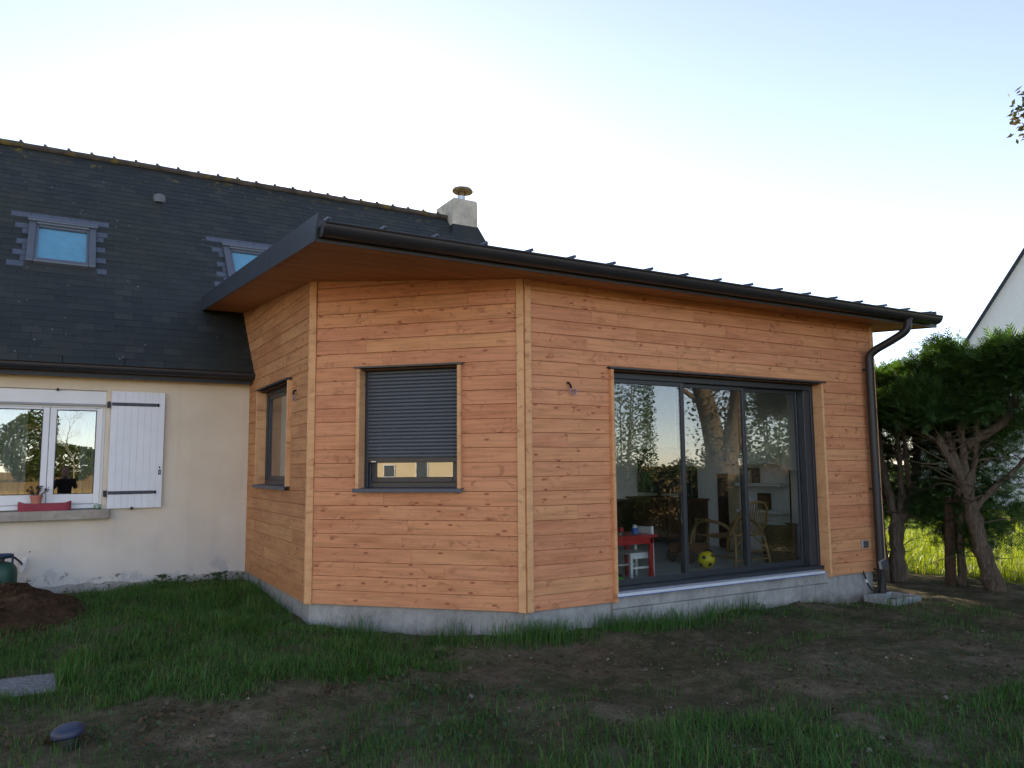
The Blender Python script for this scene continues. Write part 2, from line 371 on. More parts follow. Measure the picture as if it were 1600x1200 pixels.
def smoothpath(pts, n=5):
    P = [Vector(p) for p in pts]; out = []
    for i in range(len(P)-1):
        a, b, c, d = P[max(i-1, 0)], P[i], P[i+1], P[min(i+2, len(P)-1)]
        for k in range(n):
            t = k/n; out.append(.5*((2*b) + (c-a)*t + (2*a-5*b+4*c-d)*t*t + (3*b-a-3*c+d)*t**3))
    return out + [P[-1]]
def lerp_list(a, n): 
    x = np.linspace(0, len(a)-1, n); return [float(v) for v in np.interp(x, range(len(a)), a)]
def big_mesh(V, loops, starts, totals):
    me = bpy.data.meshes.new('m'); V = np.asarray(V, np.float32)
    me.vertices.add(len(V)); me.vertices.foreach_set('co', V.ravel()); me.loops.add(len(loops)); me.loops.foreach_set('vertex_index', np.asarray(loops, np.int32))
    me.polygons.add(len(starts)); me.polygons.foreach_set('loop_start', np.asarray(starts, np.int32)); me.polygons.foreach_set('loop_total', np.asarray(totals, np.int32))
    me.update(calc_edges=True); me.validate(); return me

# ------------------------------------------------------------------ ground
def hash2(i, j, s): 
    h = np.sin(i*127.1 + j*311.7 + s*74.7)*43758.5453; return h - np.floor(h)
def vnoise(x, y, s=0):
    xi = np.floor(x); yi = np.floor(y); u = x-xi; v = y-yi; u = u*u*(3-2*u); v = v*v*(3-2*v)
    return (hash2(xi, yi, s)*(1-u) + hash2(xi+1, yi, s)*u)*(1-v) + (hash2(xi, yi+1, s)*(1-u) + hash2(xi+1, yi+1, s)*u)*v
def sst(a, b, x): t = np.clip((x-a)/(b-a), 0, 1); return t*t*(3-2*t)
def gz(x, y):
    x = np.asarray(x, float); y = np.asarray(y, float)
    z = -.27 + .12*sst(1.2, 4.2, y)*sst(-.9, -2.2, x) + .05*sst(-1.2, .3, y)*sst(2.6, .8, x) - .04*sst(2.5, 5., x)
    near = np.exp(-((x+0)**2 + (y+1)**2)/150.)
    z = z + near*((vnoise(x*1.1, y*1.1, 1)-.5)*.09 + (vnoise(x*3.1, y*3.1, 2)-.5)*.05 + (vnoise(x*8.3, y*8.3, 3)-.5)*.028 + (vnoise(x*19, y*19, 4)-.5)*.014)
    m = sst(-5.2, -4.95, x)*sst(-3.5, -3.72, x)*sst(.3, .48, y)*sst(1.3, 1.12, y); z = z*(1-m) + m*-.268
    m = sst(4.7, 4.8, x)*sst(5.5, 5.36, x)*sst(-.58, -.46, y)*sst(.1, .0, y); z = z*(1-m) + m*-.335
    return z
POLY = dict(
 lush=[(-4.9, 4.5), (-4.26, 4.24), (-3.47, 4.3), (-1.5, 4.5), (-1.5, 2.37), (-1.75, 1.6), (-1.15, .85), (-0.45, 0.4), (-0.43, 0.16), (-0.91, -0.24), (-1.75, -0.44), (-2.8, -0.42), (-3.49, -0.16), (-3.67, 0.79), (-4.12, 1.4), (-5.2, 1.6), (-5.4, 4.5)],
 leftmid=[(-5.0, .4), (-4.05, 0.42), (-3.67, 0.4), (-3.45, -0.18), (-3.81, -0.48), (-4.02, -0.21), (-5, -.2)],
 clump=[(-0.31, 0.4), (0.04, .1), (0.55, 0.1), (0.62, -.05), (0.4, -0.22), (-0.52, 0.06)],
 baseC=[(0.66, 0.11), (1.28, 0.2), (2.38, 0.15), (3.2, 0.07), (2.9, -0.28), (1.68, -0.33), (0.78, -0.22)],
 botright=[(-1.25, -2.3), (-0.24, -2.35), (0.46, -2.75), (1.96, -3.1), (4.5, -3.3), (4.5, -6), (0.0, -6), (-1.7, -2.9)],
 botmid=[(-2.2, -1.35), (-1.66, -1.35), (-0.95, -1.9), (-1.34, -2.9), (-2.59, -2.1)],
 mid2=[(-1.9, -0.88), (-1.5, -0.75), (-1.2, -1.25), (-1.61, -1.5)],
 botleft=[(-4.4, -0.62), (-3.71, -0.68), (-3.38, -1.46), (-3.98, -1.3), (-4.6, -1.3)])
def inpoly(x, y, P):
    r = np.zeros(x.shape, bool); n = len(P)
    for i in range(n):
        (x1, y1), (x2, y2) = P[i], P[(i+1) % n]
        c = ((y1 > y) != (y2 > y)) & (x < (x2-x1)*(y-y1)/(y2-y1+1e-12)+x1); r ^= c
    return r
def turf(x, y):
    x = np.asarray(x, float); y = np.asarray(y, float)
    j1 = hash2(x*911., y*733., 3)-.5; j2 = hash2(x*613., y*977., 5)-.5
    xx = x + (vnoise(x*2.2, y*2.2, 5)-.5)*.6 + (vnoise(x*6, y*6, 6)-.5)*.3 + j1*.34; yy = y + (vnoise(x*2.2+9, y*2.2, 7)-.5)*.6 + (vnoise(x*6, y*6+5, 8)-.5)*.3 + j2*.34
    d = np.zeros(x.shape)
    for k, w in dict(lush=1., leftmid=.8, clump=.9, baseC=.65, botright=.8, botmid=.5, mid2=.4, botleft=.5).items():
        d = np.maximum(d, inpoly(xx, yy, POLY[k])*w)
    n = vnoise(x*1.6, y*1.6, 9)*.6 + vnoise(x*4.5, y*4.5, 10)*.4
    d = np.maximum(d, np.clip((n-.57)*3.2, 0, .22))
    return d*np.clip(.15+1.25*vnoise(x*3.3, y*3.3, 12)*(.45+.8*vnoise(x*.9+4, y*.9, 13)), .05, 1.15)
def axis(a, b, st, far):
    c = list(np.arange(a, b+1e-6, st)); g = st; v = b; w = a
    while v < far: g *= 1.35; v += g; w -= g; c.append(v); c.insert(0, w)
    return np.array(c)
ax = axis(-6.5, 9., .055, 600); ay = axis(-7, 5.2, .055, 600)
GX, GY = np.meshgrid(ax, ay); nx, ny = len(ax), len(ay)
GZ = gz(GX, GY)
V = np.stack([GX.ravel(), GY.ravel(), GZ.ravel()], 1)
I = (np.arange(ny-1)[:, None]*nx + np.arange(nx-1)[None]).ravel()
L = np.stack([I, I+1, I+nx+1, I+nx], 1).ravel(); nf = len(I)
gm = big_mesh(V, L, np.arange(nf)*4, np.full(nf, 4))
gm.polygons.foreach_set('use_smooth', np.ones(nf, bool))
def fattr(me, name, arr):
    a = me.attributes.new(name, 'FLOAT', 'POINT'); a.data.foreach_set('value', np.asarray(arr, np.float32).ravel())
fattr(gm, 'turf', np.clip(turf(GX, GY), 0, 1)); fattr(gm, 'field', sst(-12.5, -13.5, GY)); fattr(gm, 'meadow', sst(7.3, 7.7, GX)*sst(-2.6, -1.8, GY))
ground = link('ground', gm, 'ground_soil'); tag(ground, 'bare brown soil yard with patches of turf', kind='structure')

def blades(px, py, hmin, hmax, w, lean=.55, pz=None, scale=1.):
    n = len(px); pz = gz(px, py) if pz is None else pz
    h = rng.uniform(hmin, hmax, n)*scale; a = 6.28*(vnoise(px*1.7, py*1.7, 71)*1.3 + rng.normal(0, .28, n)); le = rng.uniform(.1, lean, n)*h; ww = w*rng.uniform(.6, 1.3, n)
    dx, dy = np.cos(a), np.sin(a); b = a + rng.uniform(1.0, 2.1, n); sx, sy = np.cos(b)*ww/2, np.sin(b)*ww/2
    V = np.empty((n, 5, 3))
    V[:, 0] = np.stack([px-sx, py-sy, pz-.01], 1); V[:, 1] = np.stack([px+sx, py+sy, pz-.01], 1)
    mx, my, mz = px+dx*le*.35, py+dy*le*.35, pz+h*.58
    V[:, 2] = np.stack([mx+sx*.75, my+sy*.75, mz], 1); V[:, 3] = np.stack([mx-sx*.75, my-sy*.75, mz], 1)
    V[:, 4] = np.stack([px+dx*le*1.1, py+dy*le*1.1, pz+h*np.sqrt(np.clip(1-(le/h)**2*.6, .2, 1))], 1)
    k = np.arange(n)[:, None]*5; L = np.concatenate([k+np.array([[0, 1, 2, 3]]), k+np.array([[3, 2, 4]])], 1).ravel()
    st = (np.arange(n)[:, None]*7 + np.array([[0, 4]])).ravel(); tt = np.tile([4, 3], n)
    return big_mesh(V.reshape(-1, 3), L, st, tt)
def scatter(n, x0, x1, y0, y1, dens):
    x = rng.uniform(x0, x1, n); y = rng.uniform(y0, y1, n); k = rng.random(n) < dens(x, y); return x[k], y[k]
def outside(x, y):   # not under the buildings
    return ~(((x > -1.62) & (x+y > .02) & (y > .02) & (x < 5.2)) | (y > 4.48))
def clear(x, y):
    mat_ = (x > -4.6) & (x < -3.72) & (y > .52) & (y < 1.08)
    heap = ((x+4.2)/.72)**2 + ((y-3.2)/.75)**2 < .85
    box_ = (x > 4.74) & (x < 5.4) & (y > -.5) & (y < .05)
    return outside(x, y) & ~mat_ & ~heap & ~box_
gx, gy = scatter(430000, -5.2, 5.2, -4.6, 4.5, lambda x, y: turf(x, y)*clear(x, y)*(.35+.65*sst(-5, -1, y)*1.0))
tall = inpoly(gx, gy, POLY['lush']) | inpoly(gx, gy, POLY['botright'])
hs = (.35+1.0*vnoise(gx*2.7, gy*2.7, 61)*vnoise(gx*.9, gy*.9, 62)**.5)
o = link('long_grass', blades(gx[tall], gy[tall], .04, .165, .0055, 1.5, scale=hs[tall]*1.15), 'grass'); tag(o, 'long uncut green grass growing beside the house and in front', 'grass', kind='stuff')
o = link('short_grass', blades(gx[~tall], gy[~tall], .02, .085, .0042, .8), 'grass'); tag(o, 'short sparse grass sprouting on the bare soil', 'grass', kind='stuff')
bx = []; by = []
for (cx, cy, n, s) in [(-.1, -.06, 260, .17), (.12, -.14, 300, .16), (.3, -.1, 160, .12), (.95, -.1, 260, .15), (1.35, -.12, 240, .16), (1.75, -.1, 200, .16), (2.2, -.12, 150, .2), (2.7, -.08, 90, .2), (-1.2, 1.06, 90, .14), (-.55, .4, 120, .14), (-1.62, 2.6, 300, .22), (-1.65, 3.4, 300, .25), (-3.6, 1.05, 260, .1), (-3.66, .6, 200, .07), (4.6, -.6, 90, .2)]:
    bx.append(rng.normal(cx, s, n)); by.append(rng.normal(cy, s*.55, n))
bx = np.concatenate(bx); by = np.concatenate(by); k = clear(bx, by); bx, by = bx[k], by[k]
o = link('wall_foot_grass', blades(bx, by, .07, .24, .006, .7), 'grass'); tag(o, 'taller tufts of grass along the foot of the timber extension', 'grass', kind='stuff')
mx_, my_ = scatter(110000, 7.5, 26, -2.2, 13, lambda x, y: np.where(x < 13, 1., .3))
o = link('meadow_grass', blades(mx_, my_, .06, .26, .011, .9), 'meadow'); tag(o, 'sunlit yellow-green meadow grass beyond the hedge', 'grass', kind='stuff')
fx, fy = scatter(26000, -9, 2, -34, -13.2, lambda x, y: np.where(y > -20, 1., .5))
o = link('dry_field_grass', blades(fx, fy, .3, .75, .02, .4), 'dry_grass'); tag(o, 'golden dry field grass mirrored in the white framed window', 'grass', kind='stuff')

def leaf_quads(P, size, up=.5, asp=1.6):
    """flat pointed leaves at P with random orientation"""
    n = len(P); d = rng.normal(size=(n, 3)); d[:, 2] = d[:, 2]*.6 + up*0; d /= np.linalg.norm(d, axis=1)[:, None]
    e = rng.normal(size=(n, 3)); e -= (e*d).sum(1)[:, None]*d; e /= np.linalg.norm(e, axis=1)[:, None]
    s = (size*rng.uniform(.6, 1.35, n))[:, None]
    V = np.stack([P-d*s*.5*asp, P+e*s*.36, P+d*s*.5*asp, P-e*s*.36], 1).reshape(-1, 3)
    return big_mesh(V, np.arange(4*n), np.arange(n)*4, np.full(n, 4))
# broad-leaved weeds, dead leaves, pebbles lying on the soil
wx = []; wy = []
for (cx, cy, n, s) in [(-1.55, -.95, 180, .18), (-1.25, -1.1, 150, .16), (-2.2, -1.5, 160, .2), (-2.9, -1.35, 130, .18), (-1.7, -1.9, 200, .22), (-1.35, -1.75, 120, .15), (2.9, -.35, 160, .2), (2.4, -.25, 80, .15), (-2.6, -2.0, 120, .2), (-.95, -1.35, 70, .1), (3.6, -1.4, 90, .2), (1.5, -2.4, 120, .25), (-3.3, -.9, 90, .15)]:
    wx.append(rng.normal(cx, s, n)); wy.append(rng.normal(cy, s, n))
wx = np.concatenate(wx); wy = np.concatenate(wy); P = np.stack([wx, wy, gz(wx, wy)+rng.uniform(.012, .07, len(wx))], 1)
o = link('weeds', leaf_quads(P[::2], .030, asp=1.2), 'weed'); tag(o, 'low broad-leaved weeds creeping over the bare soil', 'weeds', kind='stuff')
wx = rng.uniform(-4.4, 5, 800); wy = rng.uniform(-3.6, 0, 800); nn = vnoise(wx*1.3, wy*1.3, 20); k = (nn > .62) & clear(wx, wy); wx, wy = wx[k], wy[k]
wx = np.concatenate([wx, rng.normal(-3.05, .25, 70), rng.normal(-3.75, .2, 70), rng.normal(-1.95, .25, 60)]); wy = np.concatenate([wy, rng.normal(-.68, .07, 70), rng.normal(-.72, .09, 70), rng.normal(-.62, .07, 60)])
P = np.stack([wx, wy, gz(wx, wy)+rng.uniform(.01, .025, len(wx))], 1)
o = link('dead_leaves', leaf_quads(P, .034, asp=1.3), 'dead_leaf'); tag(o, 'withered brown leaves scattered over the soil', 'leaves', kind='stuff')
def stones(n):
    base = np.array([(1, 0, 0), (-1, 0, 0), (0, 1, 0), (0, -1, 0), (0, 0, 1), (0, 0, -1)], float); F = np.array([(0, 2, 4), (2, 1, 4), (1, 3, 4), (3, 0, 4), (2, 0, 5), (1, 2, 5), (3, 1, 5), (0, 3, 5)])
    x = rng.uniform(-4.3, 5.2, n); y = rng.uniform(-4, .1, n); k = outside(x, y) & (vnoise(x*1.1, y*1.1, 22) > .4); x, y = x[k], y[k]; n = len(x)
    s = rng.uniform(.003, .012, n)*np.where(rng.random(n) < .07, 2.4, 1); a = rng.uniform(.6, 1.4, (n, 6, 1))
    V = base[None]*a*s[:, None, None]*np.array([1.2, 1, .7]); V = V + np.stack([x, y, gz(x, y)+s*.3], 1)[:, None]
    L = (F.ravel()[None] + np.arange(n)[:, None]*6).ravel(); return big_mesh(V.reshape(-1, 3), L, np.arange(n*8)*3, np.full(n*8, 3))
w = NT('pebble', .9, .15); w.color(w.ramp(w.island(), [(0, (.06, .045, .028)), (.6, (.115, .09, .058)), (.96, (.17, .14, .10)), (1, (.34, .32, .28))]))
o = link('pebbles', stones(9000), 'pebble'); tag(o, 'small stones and clods strewn on the bare soil', 'stones', kind='stuff')

# ------------------------------------------------------------------ timber extension
S2 = math.sqrt(.5)
soff = lambda y: 3.128 + .08*y                 # underside of the eaves
TH = math.tan(R(48)); roofz = lambda y: 2.59 + TH*(y-4.25); roofy = lambda z: 4.25 + (z-2.59)/TH   # old house roof plane
EXT = thing('timber_extension', 'larch-clad house extension with dark metal roof and cut-off front corner', 'building', (0, 0, -.3))
PITCH_B = .138
WALLS = {  # origin of the outer cladding face, direction, length, openings (s0, s1, z0, z1)
 'left': ((-1.6, 5.3), (0, -1), 3.7, [(5.3-3.86, 5.3-2.30, 1.135, 2.32)]),
 'front': ((-1.6, 1.6), (S2, -S2), 1.6/S2, [(.545, 1.64, 1.13, 2.335)]),
 'right': ((0, 0), (1, 0), 5.29, [(1.0, 4.235, -.1, 2.325)])}
def frame_of(w):
    (ox, oy), (dx, dy), Ln, op = WALLS[w]; return lambda s, t, z: (ox+dx*s-dy*t, oy+dy*s+dx*t, z)     # t = depth into the wall
def board_mesh(L, h, th=.02):
    b = min(.006, h*.3); prof = [(.008, 0), (0, .003), (0, h-b), (.005, h), (th, h), (th, 0)]
    return MB().prism(prof, 0, L, lambda p, t: (t, p[0], p[1])).mesh()
def clad(w, mat, plen, trims):
    (ox, oy), (dx, dy), Ln, op = WALLS[w]; ang = math.atan2(dy, dx); F = frame_of(w); zb = 0; row = 0
    while zb < 3.62:
        zt = zb + PITCH_B - .002; spans = []
        lead = trims[0] if w != 'left' else 5.3-(roofy(zt)+.10 if zt > 2.60 else 4.56)
        cuts = sorted(set([lead, Ln-trims[1]] + [q for o in op for q in o[:2]]))
        for a, b in zip(cuts, cuts[1:]):
            z = [(zb, zt)]
            for o in op:
                if a >= o[0]-1e-6 and b <= o[1]+1e-6:
                    z = [(p, q) for p, q in ((zb, min(zt, o[2])), (max(zb, o[3]), zt)) if q-p > .012]
            spans += [(a, b, p, q) for p, q in z]
        merged = []
        for sp in spans:
            if merged and abs(merged[-1][1]-sp[0]) < 1e-6 and merged[-1][2:] == sp[2:]: merged[-1] = (merged[-1][0], sp[1], *sp[2:])
            else: merged.append(sp)
        for a, b, p, q in merged:
            x = a; first = True
            while x < b-1e-4:
                Lp = random.uniform(*plen)*(random.uniform(.3, 1) if first else 1); first = False
                e = b if b-x-Lp < .35 else x+Lp
                pt = F(x, 0, 0); qt = F(e, 0, 0); ylo = min(pt[1], qt[1]); yhi = max(pt[1], qt[1]); zz = min(q, soff(ylo)+.14)
                ok = p < soff(yhi)-.002 and zz-p > .015
                if ok:
                    yo = random.uniform(-.0015, .0015)
                    at = F(x+.001, yo, p); o = link('board', board_mesh(e-x-.002, zz-p), mat, EXT, at, (0, 0, ang))
                x = e
        zb += PITCH_B; row += 1
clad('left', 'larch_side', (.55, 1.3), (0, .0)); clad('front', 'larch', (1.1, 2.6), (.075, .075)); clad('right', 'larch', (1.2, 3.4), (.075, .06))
def core(w, t0, t1, z0, name, mat, Lend=0, Lstart=0, ztop=lambda y: soff(y)+.05):
    (ox, oy), (dx, dy), Ln, op = WALLS[w]; F = frame_of(w); m = MB()
    def pc(a, b, p, q):
        vs = []
        for s_ in (a, b):
            for t in (t0, t1):
                y = F(s_, t, 0)[1]; vs += [F(s_, t, p), F(s_, t, q if q is not None else ztop(y))]
        m.add(vs, [(0, 1, 5, 4), (2, 6, 7, 3), (0, 4, 6, 2), (1, 3, 7, 5), (0, 2, 3, 1), (4, 5, 7, 6)])
    a, b = Lstart, Ln-Lend
    for o in op: pc(a, o[0], z0, None); pc(o[0], o[1], o[3], None); (pc(o[0], o[1], z0, o[2]) if o[2] > z0+.02 else None); a = o[1]
    pc(a, b, z0, None); return m.build(name, mat, EXT)
for w in WALLS:
    ls = .8 if w == 'left' else 0
    core(w, .021, .05, .004, 'wall_membrane', 'membrane', 0 if w != 'right' else .03, ls); core(w, .051, .19, .004, 'inner_wall', 'plaster_white', 0 if w != 'right' else .03, ls)
MB().box(5.262, 5.286, .0, 4.6, .0, 3.2).build('side_cladding', 'larch', EXT)
MB().box(5.1, 5.26, .05, 4.6, .0, 3.2).build('inner_wall', 'plaster_white', EXT)
MB().box(-1.41, 5.1, 4.4, 4.48, .0, 3.3).build('inner_wall', 'plaster_white', EXT)
MB().add([(-1.42, 1.75, 2.72), (.2, .15, 2.72), (5.12, .15, 2.72), (5.12, 4.42, 2.72), (-1.42, 4.42, 2.72), (-1.42, 1.75, 2.78), (.2, .15, 2.78), (5.12, .15, 2.78), (5.12, 4.42, 2.78), (-1.42, 4.42, 2.78)], [(0, 1, 2, 3, 4), (9, 8, 7, 6, 5), (0, 5, 6, 1), (1, 6, 7, 2), (2, 7, 8, 3), (3, 8, 9, 4), (4, 9, 5, 0)]).build('ceiling', 'plaster_white', EXT)
MB().add([(-1.45, 1.72, .078), (.15, .12, .078), (5.15, .12, .078), (5.15, 4.45, .078), (-1.45, 4.45, .078), (-1.45, 1.72, .0), (.15, .12, .0), (5.15, .12, .0), (5.15, 4.45, .0), (-1.45, 4.45, .0)], [(0, 1, 2, 3, 4), (9, 8, 7, 6, 5), (0, 5, 6, 1), (1, 6, 7, 2), (2, 7, 8, 3), (3, 8, 9, 4), (4, 9, 5, 0)]).build('floor', 'floor_tile', EXT)
# corner posts
def on_wall(w, s0, s1, t0, t1, z0, z1, name, mat, parent=EXT, bev=.004):
    (ox, oy), (dx, dy), Ln, op = WALLS[w]; F = frame_of(w)
    me = MB().bevbox(0, s1-s0, 0, t1-t0, 0, z1-z0, bev) if bev else MB().box(0, s1-s0, 0, t1-t0, 0, z1-z0)
    return link(name, me.mesh(), mat, parent, F(s0, t0, z0), (0, 0, math.atan2(dy, dx)))
on_wall('front', .0, .073, -.018, .02, -.004, soff(1.6)+.02, 'corner_post', 'pine_trim'); on_wall('left', 3.672, 3.70, -.010, .018, -.003, soff(1.6)+.02, 'corner_post', 'pine_trim')
on_wall('front', 1.6/S2-.072, 1.6/S2-.001, -.018, .02, -.004, soff(0)+.02, 'corner_post', 'pine_trim'); on_wall('right', .008, .074, -.018, .02, -.004, soff(0)+.02, 'corner_post', 'pine_trim')
on_wall('right', 5.232, 5.30, -.012, .02, -.0, soff(0)+.02, 'corner_post', 'pine_trim')
# plinth
def plinth(w, s0, s1, t0, z1, name='plinth', mat='concrete'):
    return on_wall(w, s0, s1, t0, t0+.2, -.75, z1, name, mat, EXT, .006)
def plinth_poly():
    m = MB(); pts = [(-1.555, 4.5), (-1.555, 1.625), (.03, .035), (1.0, .035), (1.0, .035)]
    inner = [(-1.3, 4.5), (-1.3, 1.7), (.1, .3), (1.0, .3)]
    poly = [(-1.555, 4.5), (-1.555, 1.625), (.03, .035), (.996, .035), (.996, .3), (.1, .3), (-1.3, 1.7), (-1.3, 4.5)]
    m.prism(poly, -.8, .0, lambda p, t: (p[0], p[1], t)); return m.build('plinth', 'concrete', EXT)
plinth_poly()
for k, (a, b) in enumerate([(.998, 1.49), (1.494, 1.99), (1.994, 2.49), (2.494, 2.99), (2.994, 3.49), (3.494, 3.99), (3.994, 4.22)]):
    MB().bevbox(a, b, .012+random.uniform(-.004, .004), .3, -.8, -.075, .006).build('block', 'concrete', EXT)
MB().bevbox(.997, 4.222, .004, .3, -.07, .05, .006).build('mortar_bed', 'concrete', EXT)
MB().bevbox(4.224, 5.085, .03, .3, -.8, .0, .005).build('plinth', 'concrete', EXT)

# roof: slab, seams, fascia, soffit
RX0, RX1, RY0, RY1 = -2.15, 5.96, -.455, 5.33
m = MB()
m.add([(RX0+.012, RY0, soff(RY0)+.022), (RX1-.01, RY0, soff(RY0)+.022), (RX1-.01, RY1, soff(RY1)+.022), (RX0+.012, RY1, soff(RY1)+.022), (RX0+.012, RY0, soff(RY0)+.165), (RX1-.01, RY0, soff(RY0)+.165), (RX1-.01, RY1, soff(RY1)+.165), (RX0+.012, RY1, soff(RY1)+.165)],
      [(0, 3, 2, 1), (4, 5, 6, 7), (0, 1, 5, 4), (1, 2, 6, 5), (2, 3, 7, 6), (3, 0, 4, 7)])
roof = m.build('roof_sheet', 'roof_metal', EXT)
x = 5.824
while x > RX0+.05:
    a = -.5; sm = MB().prism([(x-.012, 0), (x+.012, 0), (x+.007, .024), (x-.007, .024)], a, 5.3, lambda p, t: (p[0], t, soff(t)+.166+p[1]*(1 if t > 0 else 1)))
    sm.build('roof_seam', 'roof_metal', roof); x -= .4635
sm = MB().prism([(5.93, -.01), (5.962, -.01), (5.962, .03), (5.93, .03)], -.48, 5.3, lambda p, t: (p[0], t, soff(t)+.168+p[1])); sm.build('verge_trim', 'roof_metal', roof)
ys = [-.47, 1.05, 2.55, 5.16]
for i in range(3):
    a, b = ys[i]+.004, ys[i+1]-.004; top = .195
    zt = lambda y: soff(y)+top
    a2 = a-.07 if i == 0 else a
    m = MB().prism([(a, soff(a)-.012), (b, soff(b)-.012), (b, zt(b)), (a2, zt(a2)+.0)], 0, .012, lambda p, t: (RX0-.004+t, p[0], p[1])); m.build('fascia', 'zinc', roof)
MB().prism([(-.47, soff(-.47)-.012), (5.1, soff(5.1)-.012), (5.1, soff(5.1)+.175), (-.47, soff(-.47)+.175)], 0, .012, lambda p, t: (RX1-.008+t, p[0], p[1])).build('fascia', 'zinc', roof)
MB().prism([(-.468, soff(-.468)-.016), (-.452, soff(-.452)-.016), (-.452, soff(-.452)+.16), (-.468, soff(-.468)+.16)], RX0+.01, RX1-.01, lambda p, t: (t, p[0], p[1])).build('front_fascia', 'gutter_metal', roof)
y = -.45; bw = .083
while y < 5.02:
    segs = [(RX0+.012, RX1-.01)] if y < -.02 else [(RX0+.012, (-1.60 if y > 1.6 else -y) + .02), (5.27, RX1-.01)]
    for a, b in segs:
        if a == 5.27 and y > 4.2: continue
        y1 = y+bw-.015; g = .004
        vs = [(q, yy, soff(yy)+dz) for q in (a, b) for yy, dz in ((y, .004), (y+g, 0), (y1-g, 0), (y1, .004), (y1, .02), (y, .02))]
        n = 6; m = MB().add(vs, [tuple(range(6)), tuple(range(11, 5, -1))] + [(i, i+6, (i+1) % 6+6, (i+1) % 6) for i in range(6)])
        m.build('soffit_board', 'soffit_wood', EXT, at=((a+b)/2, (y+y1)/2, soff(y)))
    y += bw
# gutter and downpipe
prof = [(-.5345+.088*math.cos(t), 3.186+.086*math.sin(t)) for t in np.linspace(R(180), R(360), 15)]
prof += [(-.5345+.076*math.cos(t), 3.186+.075*math.sin(t)) for t in np.linspace(R(360), R(180), 15)]
g = MB().prism(prof, RX0+.03, 5.84, lambda p, t: (t, p[0], p[1])).build('gutter', 'gutter_metal', EXT, smooth=True)
MB().tube([(RX0+.03, -.628, 3.19), (5.84, -.628, 3.19)], .011, 8).build('gutter_bead', 'gutter_metal', g, smooth=True)
for xx in (RX0+.022, 5.838):
    MB().prism([(-.5345+.092*math.cos(t), 3.186+.090*math.sin(t)) for t in np.linspace(R(180), R(360), 13)], 0, .012, lambda p, t: (xx+t, p[0], p[1])).build('gutter_end', 'gutter_metal', g)
for xx in (.72, 3.62): MB().prism([(-.5345+.0905*math.cos(t), 3.186+.0885*math.sin(t)) for t in np.linspace(R(182), R(358), 13)] + [(-.5345+.087*math.cos(t), 3.186+.085*math.sin(t)) for t in np.linspace(R(358), R(182), 13)], xx, xx+.05, lambda p, t: (t, p[0], p[1])).build('gutter_union', 'gutter_metal', g)
x = 5.6
while x > -2: MB().bevbox(x-.012, x+.012, -.62, -.46, 3.187, 3.193, .001).build('gutter_bracket', 'gutter_metal', g); x -= .4635
pts = smoothpath([(5.24, -.535, 3.13), (5.235, -.53, 3.02), (5.215, -.48, 2.945), (5.16, -.32, 2.85), (5.10, -.17, 2.765), (5.07, -.105, 2.69), (5.066, -.098, 2.58)], 5) + [Vector((5.066, -.098, z)) for z in (2.4, 1.2, .2, -.25)]
dp = MB().tube(pts, .05, 16).build('downpipe', 'gutter_metal', EXT, smooth=True)
for z in (2.53, 1.02, .03):
    MB().tube([(5.066, -.098, z-.014), (5.066, -.098, z+.014)], .056, 16).build('pipe_collar', 'gutter_metal', dp, smooth=True)
    MB().box(5.055, 5.077, -.05, .0, z-.01, z+.01).build('pipe_bracket', 'gutter_metal', dp)
MB().tube([(5.24, -.535, 3.10), (5.24, -.535, 3.14)], .057, 16).build('pipe_collar', 'gutter_metal', dp, smooth=True)

